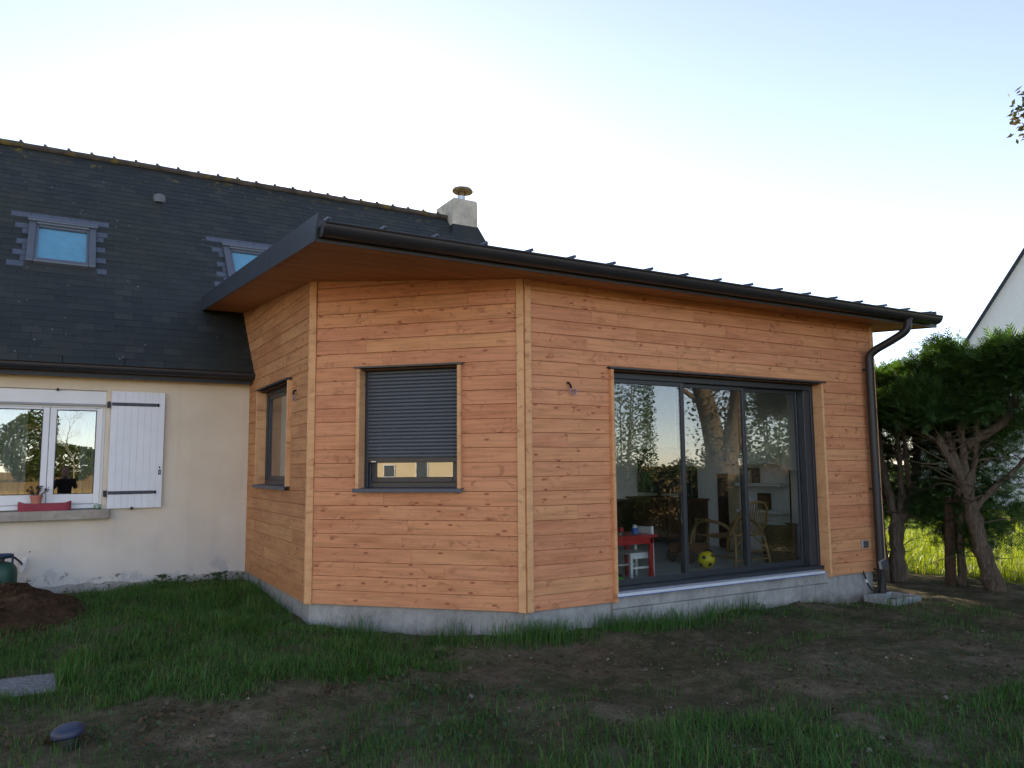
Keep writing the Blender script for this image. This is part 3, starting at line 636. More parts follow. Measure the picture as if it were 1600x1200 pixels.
# window and door fittings
def opening(w, name, label, depth, sill=True):
    (s0, s1, z0, z1) = WALLS[w][3][0]; win = link(name, MB().box(0, .001, 0, .001, 0, .001).mesh(), 'membrane', EXT, frame_of(w)(s0, .1, z0)); tag(win, label)
    return win, s0, s1, z0, z1
def window(w, label, blind, tw=.036):
    (s0, s1, z0, z1) = WALLS[w][3][0]
    # dark frame (one ring) is the part; everything else hangs on it
    ang = math.atan2(WALLS[w][1][1], WALLS[w][1][0]); F = frame_of(w); fw = .055; a, b, c, d = s0+tw, s1-tw, z0+.005, z1-.015; dd = .045 if w == 'left' else 0.; t0, t1 = .125-dd, .185-dd
    m = MB()
    for (p, q, e, g_) in ((a, a+fw, c, d), (b-fw, b, c, d), (a+fw, b-fw, c, c+fw), (a+fw, b-fw, d-fw, d)): m.bevbox(p, q, t0, t1, e, g_, .004)
    win = link('window', m.mesh(), 'anthracite', EXT, F(0, 0, 0), (0, 0, ang)); tag(win, label); base = Vector(F(0, 0, 0))
    def sub(nm, mb, mat, smooth=False):
        o = bpy.data.objects.new(nm, mb.mesh(smooth=smooth)); col.objects.link(o); o.data.materials.append(MATS[mat]); o.parent = win; return o
    i = fw+.0; sash = MB(); g0, g1 = .14-dd, .18-dd; sw = .05
    for (p, q, e, g_) in ((a+i, a+i+sw, c+i, d-i), (b-i-sw, b-i, c+i, d-i), (a+i+sw, b-i-sw, c+i, c+i+sw), (a+i+sw, b-i-sw, d-i-sw, d-i)): sash.bevbox(p, q, g0, g1, e, g_, .004)
    sub('sash', sash, 'anthracite'); sub('pane', MB().box(a+i+sw-.005, b-i-sw+.005, .155-dd, .159-dd, c+i+sw-.005, d-i-sw+.005), 'pane_glass')
    for (p, q) in ((s0, s0+tw), (s1-tw, s1)): sub('jamb', MB().bevbox(p, q, -.045, .124-dd, z0, z1-.012, .003), 'pine_trim')
    sub('lintel_flashing', MB().prism([(-.062, 0), (-.062, .018), (.03, .024), (.03, .012), (-.056, .006), (-.056, 0)], s0-.025, s1+.025, lambda p, t: (t, p[0], z1-.012+p[1])), 'anthracite')
    sub('head', MB().box(s0+tw, s1-tw, .0, .124-dd, z1-.03, z1-.013), 'membrane')
    sub('sill', MB().prism([(-.065, -.03), (-.058, -.03), (-.058, .0), (.13-dd, .014), (.13-dd, .02), (-.065, .008)], s0-.02, s1+.02, lambda p, t: (t, p[0], z0-.006+p[1])), 'sill_metal')
    if blind:
        gw = .036
        for (p, q) in ((a, a+gw), (b-gw, b)): sub('guide_rail', MB().bevbox(p, q, .085, .123, c, d, .003), 'anthracite')
        z = d-.012; zend = 1.405; hs = .0365
        while z-hs > zend:
            prof = [(.098+.010*math.cos(t), z-hs/2+hs*.48*math.sin(t)) for t in np.linspace(R(90), R(270), 7)] + [(.110, z-hs+.001), (.110, z-.001)]
            sub('slat', MB().prism(prof, a+gw-.006, b-gw+.006, lambda p, t: (t, p[0], p[1])), 'blind'); z -= hs
        sub('end_bar', MB().bevbox(a+gw-.006, b-gw+.006, .088, .116, zend-.022, z-.001, .003), 'anthracite')
        sub('maker_tag', MB().box(a+.075, a+.125, .0868, .0878, zend-.014, zend-.004), 'white_paint')
    return win
window('front', 'square window with dark roller blind lowered nearly to its sill', True)
window('left', 'dark framed window set deep in timber side wall', False)
# sliding door
(s0, s1, z0, z1) = WALLS['right'][3][0]; zs = .085
m = MB(); m.bevbox(1.036, 1.075, .09, .27, zs, 2.295, .003); m.bevbox(4.15, 4.196, .09, .27, zs, 2.295, .003); m.bevbox(1.075, 4.15, .09, .27, 2.235, 2.295, .003); m.bevbox(1.075, 4.15, .09, .27, zs, .125, .003)
door = m.build('sliding_door', 'anthracite', EXT, label='three-panel dark framed sliding glass door above white threshold', at=(1.0, 0, zs))
def leaf(a, b, t, sl, sr):
    m = MB(); z0_, z1_ = .13, 2.232
    m.bevbox(a, a+sl, t, t+.04, z0_, z1_, .004); m.bevbox(b-sr, b, t, t+.04, z0_, z1_, .004); m.bevbox(a+sl, b-sr, t, t+.04, z0_, z0_+.06, .004); m.bevbox(a+sl, b-sr, t, t+.04, z1_-.045, z1_, .004)
    m.build('door_leaf', 'anthracite', door); MB().box(a+sl-.004, b-sr+.004, t+.018, t+.024, z0_+.055, z1_-.04).build('pane', 'pane_glass', door)
leaf(1.08, 2.10, .100, .05, .045); leaf(2.06, 3.09, .150, .05, .045); leaf(3.05, 4.145, .200, .05, .125)
MB().bevbox(4.035, 4.145, .10, .195, .13, 2.232, .004).build('door_stile', 'anthracite', door)
for (p, q) in ((1.0, 1.036), (4.197, 4.233)): on_wall('right', p, q, -.045, .22, -.0 if p < 2 else .0, 2.312, 'jamb', 'pine_trim')
MB().prism([(-.062, 0), (-.062, .018), (.03, .024), (.03, .012), (-.056, .006), (-.056, 0)], .975, 4.26, lambda p, t: (t, p[0], 2.313+p[1])).build('lintel_flashing', 'anthracite', door)
MB().box(1.037, 4.196, .0, .26, 2.297, 2.311).build('head', 'membrane', door)
MB().prism([(-.062, .058), (-.056, .058), (-.056, .078), (.09, .083), (.26, .083), (.26, .09), (.085, .09), (-.062, .086)], 1.012, 4.075, lambda p, t: (t, p[0], p[1])).build('threshold', 'aluminium_sill', door)
MB().box(1.012, 4.075, -.064, -.05, .052, .0575).build('protective_film', 'blue_film', door)
MB().bevbox(1.037, 4.196, .04, .26, .0905, .13, .003).build('bottom_track', 'anthracite', door)
# electrical bits on the right wall
def ebox(x, z, s, name, label):
    t = thing(name, label, 'socket', (x, -.001, z)); MB().bevbox(x-s, x+s, -.03, -.001, z-s, z+s, .006).build('back_box', 'grey_plastic', t); MB().bevbox(x-s*.82, x+s*.86, -.052, -.03, z-s*.8, z+s*.85, .006).build('cover', 'dark_plastic', t); return t
ebox(4.885, .345, .048, 'outdoor_switch', 'small grey square switch box screwed to the cladding by downpipe')
t = thing('junction_box', 'grey junction box hanging loose beside the downpipe foot', 'socket', (5.0, -.16, .11))
for nm, a, b, mt in (('back_box', -.19, -.15, 'grey_plastic'), ('cover', -.215, -.19, 'dark_plastic')):
    mb = MB().bevbox(4.945, 5.055, a, b, .06, .16, .007); c0 = Vector((5.0, -.17, .11)); rt = Matrix.Rotation(R(-14), 4, 'Y')
    mb.v = [tuple(c0 + rt @ (Vector(p)-c0)) for p in mb.v]; mb.build(nm, mt, t)
cab = thing('electric_cable', 'black cable looping out under the cladding to the junction box', 'cable', (4.85, -.02, .0))
pth = smoothpath([(4.86, .01, .03), (4.87, -.015, -.05), (4.885, -.03, -.13), (4.93, -.06, -.205), (4.985, -.10, -.20), (5.005, -.13, -.09), (5.005, -.15, .05)], 6)
MB().tube(pth, .011, 8).build('sheath', 'black_rubber', cab, smooth=True); MB().tube(pth[8:12], .0125, 8).build('white_sleeve', 'white_paint', cab, smooth=True)
def stub(w, s_, z, label):
    F = frame_of(w); c = F(s_, -.005, z); t = thing('wire_stub', label, 'wire', c)
    p = [F(s_, .01, z), F(s_, -.02, z-.005), F(s_+.012, -.035, z-.03), F(s_+.02, -.03, z-.05)]
    MB().tube(smoothpath(p, 4), .011, 8).build('conduit', 'black_rubber', t, smooth=True)
    for k, (mt, sg) in enumerate((('pink_planter', .5), ('blue_plastic', 1), ('grey_plastic', 1.4))):
        q = [F(s_+.02, -.03, z-.045)] + [F(s_+.045+.03*sg*math.cos(u), -.03-.004*k, z-.09+.03*math.sin(u)) for u in np.linspace(2.2, 6.5+sg, 9)]
        MB().tube(smoothpath(q, 3), .0028, 5).build('wire', mt, t, smooth=True)
stub('right', .495, 2.15, 'loose coiled wires poking out of the cladding between corner post and door')
stub('left', 5.3-2.1, 2.17, 'loose coiled wires poking out beside the deep-set side window')
# drain box
t = thing('drain_box', 'open square concrete drain box at the foot of the downpipe', 'drain', (5.05, -.2, -.33))
for (a, b, c, d) in ((4.80, 5.34, -.44, -.40), (4.80, 5.34, -.06, -.02), (4.80, 4.84, -.40, -.06), (5.30, 5.34, -.40, -.06)): MB().bevbox(a, b, c, d, -.5, -.262, .006).build('rim', 'drain_concrete', t)
MB().box(4.84, 5.30, -.40, -.06, -.5, -.34).build('bottom', 'drain_concrete', t); MB().tube([(5.12, -.25, -.34), (5.12, -.25, -.335)], .05, 14).build('outlet', 'black_rubber', t)

# ------------------------------------------------------------------ things in the room behind the sliding door
FL = .08
t = thing('play_table', "child's red table just inside the sliding door", 'table', (1.6, .62, FL))
MB().bevbox(1.12, 2.0, .48, .98, .545, .575, .004).build('table_top', 'red_paint', t); MB().box(1.16, 1.96, .50, .52, .48, .545).build('apron', 'red_paint', t); MB().box(1.16, 1.96, .94, .96, .48, .545).build('apron', 'red_paint', t)
for (a, b) in ((1.16, .50), (1.93, .50), (1.16, .92), (1.93, .92)): MB().bevbox(a-.022, a+.022, b, b+.044, FL, .545, .003).build('leg', 'red_paint', t)
t = thing('play_chair', 'small white wooden chair pushed under the red table', 'chair', (1.85, .75, FL))
MB().bevbox(1.70, 2.02, .59, .92, .355, .375, .004).build('seat', 'white_paint', t); MB().box(1.71, 2.0, .60, .62, .31, .355).build('apron', 'white_paint', t)
for (a, b, h) in ((1.70, .59, .355), (1.70, .88, .355), (2.0, .585, .655), (2.0, .88, .655)): MB().bevbox(a, a+.034, b, b+.034, FL, h, .003).build('leg', 'white_paint', t)
MB().bevbox(2.006, 2.028, .62, .88, .56, .645, .003).build('back_rail', 'white_paint', t)
for b in (.60, .89): MB().box(1.72, 2.0, b, b+.015, .20, .222).build('stretcher', 'white_paint', t)
t = thing('red_lid_jar', 'small jar with red lid on the red table', 'jar', (1.66, .7, .575)); MB().lathe([(.028, 0), (.028, .03), (.022, .034)], 14, (1.66, .7, .576)).build('jar', 'jar_glass', t, True); MB().lathe([(.031, .034), (.031, .072), (.0, .073)], 14, (1.66, .7, .576)).build('lid', 'red_paint', t, True)
t = thing('blue_pot', 'small blue paint pot on the red table', 'pot', (1.84, .68, .575)); MB().lathe([(.036, 0), (.036, .06), (.03, .064)], 14, (1.84, .68, .576)).build('pot', 'blue_plastic', t, True); MB().lathe([(.026, .064), (.026, .082), (.0, .083)], 14, (1.84, .68, .576)).build('lid', 'white_paint', t, True)
t = thing('green_toy', 'bright green toy on the floor behind the door jamb', 'toy', (1.52, .62, FL)); MB().lathe([(.07, 0), (.085, .02), (.06, .05), (.02, .062), (0, .063)], 16, (1.52, .62, FL)).build('body', 'green_plastic', t, True); MB().lathe([(.03, .04), (.03, .075), (0, .08)], 12, (1.56, .62, FL)).build('knob', 'black_rubber', t, True)
# ball
bc = Vector((3.12, .90, FL+.105)); t = thing('toy_ball', 'yellow ball with black spots on the floor inside the door', 'ball', (bc.x, bc.y, FL))
m = MB(); m.lathe([(.105*math.sin(a), -.105*math.cos(a)) for a in np.linspace(.02, math.pi-.02, 20)], 28, bc); m.build('shell', 'yellow_rubber', t, True)
ph = (1+5**.5)/2
for q in [(0, 1, ph), (0, -1, ph), (0, 1, -ph), (0, -1, -ph), (1, ph, 0), (-1, ph, 0), (1, -ph, 0), (-1, -ph, 0), (ph, 0, 1), (-ph, 0, 1), (ph, 0, -1), (-ph, 0, -1)]:
    d = (Matrix.Rotation(.5, 3, 'X') @ Matrix.Rotation(.3, 3, 'Z') @ Vector(q)).normalized(); e = d.orthogonal().normalized(); g2 = d.cross(e); n = 9
    ring = [bc + (d*math.cos(a_) + (e*math.cos(u)+g2*math.sin(u))*math.sin(a_))*.1062 for a_ in (.24,) for u in [2*math.pi*k/n for k in range(n)]]; top = bc + d*.1072
    MB().add(ring+[top], [(i, (i+1) % n, n) for i in range(n)]).build('patch', 'black_rubber', t, True)
# rattan chair
t = thing('rattan_armchair', 'rattan cane armchair facing away behind the middle door panel', 'armchair', (3.65, .95, FL))
cx, cy = 3.68, 1.05
def cane(pts, r=.014, nm='cane', n=7): MB().tube(smoothpath(pts, 5), r, n).build(nm, 'rattan', t, True)
for sx in (-1, 1):
    cane([(cx+sx*.31, cy-.38, FL), (cx+sx*.27, cy-.36, .30), (cx+sx*.25, cy-.30, .50), (cx+sx*.30, cy-.10, .62), (cx+sx*.33, cy+.2, .60), (cx+sx*.33, cy+.34, .42), (cx+sx*.34, cy+.38, FL)], .02, 'leg')
    cane([(cx+sx*.28, cy-.36, .30), (cx+sx*.2, cy-.33, .36), (cx+sx*.06, cy-.34, .47)], .011, 'brace'); cane([(cx+sx*.28, cy-.37, .2), (cx+sx*.30, cy+.34, .2)], .012, 'stretcher')
cane([(cx-.27, cy-.36, .27), (cx+.27, cy-.36, .27)], .012, 'stretcher'); cane([(cx-.30, cy-.37, .17), (cx+.3, cy-.37, .17)], .012, 'stretcher')
cane([(cx-.25, cy-.33, .47), (cx, cy-.36, .48), (cx+.25, cy-.33, .47)], .014, 'seat_rail')
cane([(cx-.28, cy-.28, .47), (cx-.25, cy-.40, .70), (cx-.16, cy-.46, .84), (cx, cy-.48, .875), (cx+.16, cy-.46, .84), (cx+.25, cy-.40, .70), (cx+.28, cy-.28, .47)], .017, 'back_frame')
for k in range(13):
    u = -1+2*k/12; xx = cx+u*.24; zt = .86-.18*u*u; MB().tube([(xx*.85+cx*.15, cy-.33, .46), (xx, cy-.42, .66), (xx, cy-.46+.05*u*u, zt)], .007, 5).build('back_cane', 'rattan', t, True)
    MB().tube([(xx, cy-.34, .465), (xx, cy+.0, .42), (xx, cy+.3, .44)], .007, 5).build('seat_cane', 'rattan', t, True)
# second chair further back
t = thing('push_cart', 'wooden toddler push cart standing behind the yellow ball', 'cart', (3.4, 1.5, FL))
MB().bevbox(3.2, 3.62, 1.35, 1.65, .17, .20, .005).build('tray', 'brown_wood', t); MB().bevbox(3.2, 3.62, 1.35, 1.37, .20, .32, .004).build('side', 'brown_wood', t); MB().bevbox(3.2, 3.62, 1.63, 1.65, .20, .32, .004).build('side', 'brown_wood', t)
for (a, b) in ((3.25, 1.335), (3.57, 1.335), (3.25, 1.665), (3.57, 1.665)): MB().tube([(a, b-.013, .165), (a, b+.013, .165)], .085, 18).build('wheel', 'dark_brown', t, True)
for b in (1.38, 1.62): MB().tube([(3.58, b, .2), (3.66, b, .62)], .012, 8).build('handle_post', 'rattan', t, True)
MB().tube([(3.66, 1.36, .62), (3.66, 1.64, .62)], .012, 8).build('handle', 'rattan', t, True)
# basket with newspapers
t = thing('wicker_basket', 'tall wicker basket holding newspapers beside the door frame', 'basket', (4.42, .9, FL)); bx0, by0 = 4.43, .90
w = NT('wicker', .8, .2); v = w.coord('Object'); 
cxy = w.n('SeparateXYZ'); w.t.links.new(v, cxy.inputs[0]); wave = w.math('SINE', w.math('MULTIPLY', cxy.outputs[2], 190.)); an = w.math('ARCTAN2', cxy.outputs[1], cxy.outputs[0]); wave2 = w.math('SINE', w.math('MULTIPLY', an, 34.)); ww = w.math('MULTIPLY', wave, wave2)
w.color(w.ramp(ww, [(.0, (.09, .065, .035)), (.6, (.26, .19, .10)), (1, (.36, .27, .15))])); w.bump(ww, .8, .01)
MB().lathe([(.20, 0), (.215, .03), (.225, .44), (.24, .46), (.24, .48), (.215, .48), (.205, .44), (.19, .05), (0, .05)], 28, (bx0, by0, FL)).build('basket_body', 'wicker', t, True)
np_ = thing('newspapers', 'rolled newspapers sticking out of the wicker basket', 'newspaper', (bx0, by0, .45))
for k in range(7):
    a = -.14+.045*k; MB().bevbox(bx0+a, bx0+a+.022, by0-.15+.01*k, by0+.14, .30, .575-.018*abs(k-2), .004).build('paper', 'paper', np_)
# floor lamp
t = thing('floor_lamp', 'floor lamp with white drum shade at the right end of the door', 'lamp', (4.86, 1.0, FL))
MB().tube([(4.83, 1.05, FL+.02), (4.85, 1.04, 1.35)], .011, 8).build('pole', 'black_iron', t, True); MB().lathe([(.14, 0), (.14, .015), (.02, .03), (0, .03)], 20, (4.83, 1.05, FL)).build('base', 'black_iron', t, True)
MB().lathe([(.135, 0), (.12, .33), (.116, .33), (.131, 0)], 24, (4.86, 1.04, 1.26)).build('shade', 'lamp_shade', t, True)
# shelves, pictures and furniture along the end wall
for z, lb in ((1.385, 'uppermost'), (1.07, 'middle'), (.69, 'lowest')):
    t = thing('wall_shelf', f'white floating shelf on the end wall, {lb} of three', 'shelf', (5.1, 1.6, z), 'white shelves on the end wall')
    MB().bevbox(4.86, 5.098, 1.22, 2.06, z-.045, z, .004).build('shelf_board', 'white_paint', t); MB().box(5.085, 5.099, 1.3, 2.0, z-.075, z-.046).build('wall_batten', 'white_paint', t)
t = thing('framed_picture', 'small brown framed picture on the lowest white shelf', 'picture', (5.05, 1.67, .69)); MB().bevbox(5.02, 5.04, 1.55, 1.79, .692, .925, .004).build('frame', 'dark_brown', t); MB().box(5.016, 5.02, 1.585, 1.755, .725, .89).build('mount', 'picture', t)
t = thing('books', 'pale books leaning at the end of the middle white shelf', 'books', (5.0, 1.85, 1.07))
for k in range(6): MB().bevbox(4.93, 5.08, 1.98-.035*k-.03, 1.98-.035*k, 1.071, 1.25+.02*(k % 3), .003).build('book', ('green_plastic' if k == 9 else ('paper', 'cream_paint', 'dark_plastic')[k % 3]), t)
t = thing('wall_panel', 'tall black panel against the white end wall', 'panel', (5.09, 2.52, FL)); MB().bevbox(5.06, 5.098, 2.42, 2.62, FL, 1.2, .004).build('panel', 'black_gloss', t); MB().bevbox(5.055, 5.06, 2.4, 2.42, FL, 1.2, .002).build('edge_strip', 'black_gloss', t)
t = thing('cream_panel', 'narrow cream board leaning beside the black panel', 'panel', (5.09, 2.3, FL)); MB().bevbox(5.06, 5.098, 2.2, 2.40, FL, 1.19, .004).build('board', 'cream_paint', t); MB().box(5.05, 5.06, 2.2, 2.4, .2, .24).build('foot_strip', 'cream_paint', t)
t = thing('sideboard', 'low dark brown sideboard under the television', 'sideboard', (4.85, 3.5, FL)); MB().bevbox(4.65, 5.09, 2.82, 4.38, .78, .81, .005).build('top', 'brown_wood', t); MB().bevbox(4.68, 5.08, 2.85, 4.36, .14, .78, .005).build('carcass', 'dark_brown', t)
for k in range(3): MB().bevbox(4.665, 4.68, 2.88+.5*k, 3.34+.5*k, .18, .75, .004).build('cupboard_door', 'brown_wood', t)
for a in (2.9, 4.3): MB().box(4.7, 4.76, a, a+.05, FL, .14).build('foot', 'dark_brown', t)
t = thing('television', 'black flat television standing on the dark sideboard', 'television', (4.9, 3.8, .81)); MB().bevbox(4.9, 4.94, 3.3, 4.34, .88, 1.62, .006).build('screen', 'black_gloss', t); MB().bevbox(4.84, 5.0, 3.65, 4.0, .811, .83, .004).build('stand', 'black_gloss', t); MB().box(4.91, 4.93, 3.78, 3.86, .83, .88).build('neck', 'black_gloss', t)
t = thing('loudspeaker', 'tall slim black loudspeaker beside the television', 'loudspeaker', (5.0, 3.15, .81)); MB().bevbox(4.95, 5.08, 3.06, 3.24, .812, 1.32, .006).build('cabinet', 'black_gloss', t); MB().tube([(4.949, 3.15, 1.1), (4.94, 3.15, 1.1)], .06, 18).build('cone', 'black_rubber', t)
t = thing('storage_cabinet', 'dark open storage cabinet along the back wall', 'cabinet', (3.7, 4.2, FL))
MB().bevbox(2.6, 4.6, 4.0, 4.38, .74, .77, .004).build('top', 'dark_brown', t); MB().box(2.62, 4.58, 4.36, 4.385, .1, .74).build('back', 'dark_brown', t); MB().box(2.62, 4.58, 4.02, 4.36, .38, .40).build('shelf', 'dark_brown', t)
for a in (2.6, 3.25, 3.9, 4.57): MB().box(a, a+.03, 4.0, 4.36, FL, .74).build('upright', 'dark_brown', t)
t = thing('hifi_box', 'grey box standing in the dark storage cabinet', 'box', (3.55, 4.1, .4)); MB().bevbox(3.35, 3.8, 4.03, 4.3, .402, .56, .005).build('case', 'grey_plastic', t); MB().box(3.42, 3.68, 4.022, 4.03, .43, .51).build('screen', 'black_gloss', t)

# ------------------------------------------------------------------ old house
HX0, HX1, WY, RIDGE_Y, RIDGE_Z = -9., 3.42, 4.5, 7.64, roofz(7.64)
HOUSE = thing('old_house', 'older cream rendered house with slate roof behind the timber extension', 'house', (-4.5, 7.6, -.2))
WX0, WX1, WZ0, WZ1 = -4.66, -3.30, .865, 2.305
m = MB()
for (a, b, c, d) in ((HX0, WX0, -.6, 2.5), (WX1, -1.5, -.6, 2.5), (WX0, WX1, -.6, .74), (WX0, WX1, WZ1, 2.5)): m.box(a, b, WY, WY+.3, c, d)
m.build('front_wall', 'house_render', HOUSE)
MB().box(HX0, HX1, 10.5, 10.8, -.6, 2.6).build('rear_wall', 'house_render', HOUSE)
for xx in (HX0, HX1-.3): MB().prism([(WY+.31, -.6), (10.49, -.6), (10.49, 2.6), (RIDGE_Y, RIDGE_Z-.15), (WY+.31, 2.6)], xx, xx+.28, lambda p, t: (t, p[0], p[1])).build('gable_wall', 'house_render', HOUSE)
EY = 4.25
deck = MB().prism([(EY+.02, roofz(EY+.02)-.12), (RIDGE_Y, RIDGE_Z-.12), (RIDGE_Y, RIDGE_Z-.02), (EY+.02, roofz(EY+.02)-.02)], HX0-.1, HX1-.02, lambda p, t: (t, p[0], p[1])).build('roof', 'membrane', HOUSE)
yb = 2*RIDGE_Y-EY
MB().prism([(yb, roofz(EY)-.12), (RIDGE_Y+.001, RIDGE_Z-.12), (RIDGE_Y+.001, RIDGE_Z-.02), (yb, roofz(EY)-.02)], HX0-.1, HX1-.02, lambda p, t: (t, p[0], p[1])).build('rear_slope', 'slate', deck)
SA = R(48); EXPO, SWD = .130, .222
sl_len = .27
def slate_mesh(w):
    return MB().bevbox(0, w-.004, 0, sl_len, 0, .006, .0015).mesh()
full = slate_mesh(SWD); full.materials.append(MATS['slate'])
OPEN = [(-4.28, -3.465, 5.55, 6.215), (-1.725, -.91, 5.55, 6.215)]      # skylights x0,x1,y0,y1
rows = int((RIDGE_Y-EY)/math.cos(SA)/EXPO)+1; cand = []
for i in range(rows):
    ly = EY + i*EXPO*math.cos(SA); x = -7.57 + (SWD/2 if i % 2 else 0)
    while x < HX1+.02:
        w = min(SWD, HX1+.03-x); cxm, cym = x+w/2, ly+.06
        skip = any(a-.02 < cxm < b+.02 and c-.02 < cym < d-.02 for a, b, c, d in OPEN) or (x > -1.5 and ly < 4.95) or (2.84 < cxm < 3.3 and ly > 7.25) or w < .05
        if not skip: cand.append((x, ly, w))
        x += SWD
def vis(c): x, y, w = c; return (x > -4.95) and not (x > -1.95 and y < 5.3)
V_, F_ = [], []; mb = MB()
front_first = sorted(cand, key=lambda c: (not vis(c), c[1] + .0*abs(c[0])))
qrot = Matrix.Rotation(SA-R(1.6), 4, 'X')
for k, (x, ly, w) in enumerate(front_first):
    at = (x+random.uniform(-.003, .003), ly-.012, roofz(ly)+.001+random.uniform(0, .002)); tilt = SA-R(1.6)
    if k < 300:
        me = full if w == SWD else slate_mesh(w)
        link('slate', me, 'slate', deck, at, (tilt, 0, random.uniform(-.004, .004)))
    else:
        t_ = MB().box(0, w-.004, 0, sl_len, 0, .006); mb.add([qrot @ Vector(p) + Vector(at) for p in t_.v], t_.f)
mb.build('slates', 'slate', deck, kind='stuff')
# left part of the roof outside the frame: plain slate sheet
MB().prism([(EY, roofz(EY)+.004), (RIDGE_Y, RIDGE_Z+.004), (RIDGE_Y, RIDGE_Z-.01), (EY, roofz(EY)-.01)], HX0-.1, -7.58, lambda p, t: (t, p[0], p[1])).build('slate_sheet', 'slate', deck)
# ridge tiles
x = -9.0+.29
tile_prof = [(.09*math.cos(t), .04+.066*math.sin(t)) for t in np.linspace(R(-35), R(215), 11)]
while x < 2.75:
    Lr = .318
    mt = MB(); inner = [(p[0]*.88, p[1]*.88-.004) for p in tile_prof]
    mt.prism([*tile_prof, *inner[::-1]], 0, Lr, lambda p, t: (t, p[0], p[1])); rim = [(p[0]*1.10, .04+(p[1]-.04)*1.12) for p in tile_prof]
    mt.prism([*rim, *tile_prof[::-1]], Lr-.035, Lr+.018, lambda p, t: (t, p[0], p[1])); mt.prism([(-.02, 0), (.02, 0), (.014, .035), (-.014, .035)], Lr-.04, Lr+.0, lambda p, t: (t, p[0], .106+p[1]))
    link('ridge_tile', mt.mesh(), 'ridge_tile', deck, (x, RIDGE_Y, RIDGE_Z-.035+random.uniform(-.004, .004)), (0, random.uniform(-.01, .01), 0)); x += .3245
# verge of slates at the gable
MB().prism([(EY, roofz(EY)-.03), (RIDGE_Y, RIDGE_Z-.03), (RIDGE_Y, RIDGE_Z+.02), (EY, roofz(EY)+.02)], HX1+.0, HX1+.05, lambda p, t: (t, p[0], p[1])).build('verge', 'slate', deck)
# chimney
ch = MB().bevbox(2.80, 3.36, 7.31, 8.14, 5.6, 6.71, .03).build('chimney', 'old_concrete', HOUSE, label='old concrete chimney stack on the gable end')
MB().add([(2.70, 7.16, roofz(7.16)), (3.44, 7.16, roofz(7.16)), (3.44, 8.2, roofz(7.16)), (2.70, 8.2, roofz(7.16)), (2.798, 7.308, 6.16), (3.362, 7.308, 6.16), (3.362, 8.142, 6.16), (2.798, 8.142, 6.16)], [(0, 1, 5, 4), (1, 2, 6, 5), (2, 3, 7, 6), (3, 0, 4, 7)]).build('flashing_skirt', 'slate', ch)
MB().tube([(2.98, 7.95, 6.69), (2.98, 7.95, 6.76)], [.12, .10], 12).build('mortar_cap', 'old_concrete', ch)
MB().tube([(3.10, 7.56, 6.69), (3.10, 7.56, 6.84)], .085, 18).build('flue', 'steel', ch, True)
for a in range(3): MB().tube([(3.10+.06*math.cos(a*2.1), 7.56+.06*math.sin(a*2.1), 6.83), (3.12+.08*math.cos(a*2.1), 7.56+.08*math.sin(a*2.1), 6.96)], .008, 6).build('cowl_stay', 'black_iron', ch)
cw = MB().lathe([(.0, .0), (.15, -.03), (.205, -.028), (.215, -.01), (.19, .035), (.10, .06), (0, .066)], 20, (3.145, 7.58, 6.975)); cw.v = [(p[0], p[1], p[2]+(p[0]-3.145)*-.06+random.uniform(-.006, .006)) for p in cw.v]; cw.build('cowl', 'lichen_cap', ch, True)
# roof vent
vb = Vector((-2.58, 6.95, roofz(6.95)+.03)); v = MB().lathe([(.0, -.05), (.085, -.05), (.098, .02), (.085, .065), (.04, .092), (0, .096)], 16, vb); v.build('roof_vent', 'vent_grey', deck, True, label='small domed grey vent on the slate roof')
# skylights
ct, st_ = math.cos(SA), math.sin(SA)
def skylight(x0, x1, y0, y1, label):
    o3 = Vector((x0, y0, roofz(y0))); W = x1-x0; H = (y1-y0)/ct
    def P(mb): return mb.mesh()
    fr = MB(); fw = .085
    for (a, b, c, d, h) in ((0, fw, 0, H, .075), (W-fw, W, 0, H, .075), (fw, W-fw, 0, .07, .07), (fw, W-fw, H-.10, H, .085)): fr.bevbox(a, b, c, d, -.05, h, .008)
    sk = link('skylight', P(fr), 'sky_frame', HOUSE, o3, (SA, 0, 0)); tag(sk, label)
    def sub(nm, mb, mat): o = bpy.data.objects.new(nm, mb.mesh()); col.objects.link(o); o.data.materials.append(MATS[mat]); o.parent = sk; return o
    sub('top_cover', MB().bevbox(-.02, W+.02, H-.07, H+.03, .078, .105, .006), 'sky_frame')
    ss = MB(); iw = .03
    for (a, b, c, d) in ((fw, fw+iw, .07, H-.1), (W-fw-iw, W-fw, .07, H-.1), (fw+iw, W-fw-iw, .07, .07+iw), (fw+iw, W-fw-iw, H-.1-iw, H-.1)): ss.bevbox(a, b, c, d, .0, .055, .004)
    sub('sash', ss, 'sky_frame'); sub('pane', MB().box(fw+.02, W-fw-.02, .09, H-.11, .028, .034), 'skylight_glass')
    sub('blind', MB().box(fw+.005, W-fw-.005, .075, H-.105, .004, .012), 'blind_cloth')
    sub('apron', MB().bevbox(-.02, W+.02, -.17, -.005, .012, .02, .003), 'slate')
    # new, paler slates laid round the frame when it was fitted
    n = 5
    for k in range(n): sub('new_slate', MB().bevbox(-.23+k*(W+.40)/n, -.23+(k+1)*(W+.40)/n-.006, H+.115, H+.235, .011, .018, .002), 'new_slate')
    for k, (w1, w2) in enumerate(((.16, .14), (.07, .09), (.0, .0), (.12, .11), (.05, .0), (.15, .12), (.06, .0), (.2, .13))):
        zz = H-.05-k*.13
        if w1: sub('new_slate', MB().bevbox(-w1-.005, -.004, zz-.115, zz, .011, .018, .002), 'new_slate')
        if w2: sub('new_slate', MB().bevbox(W+.004, W+w2+.005, zz-.115, zz, .011, .018, .002), 'new_slate')
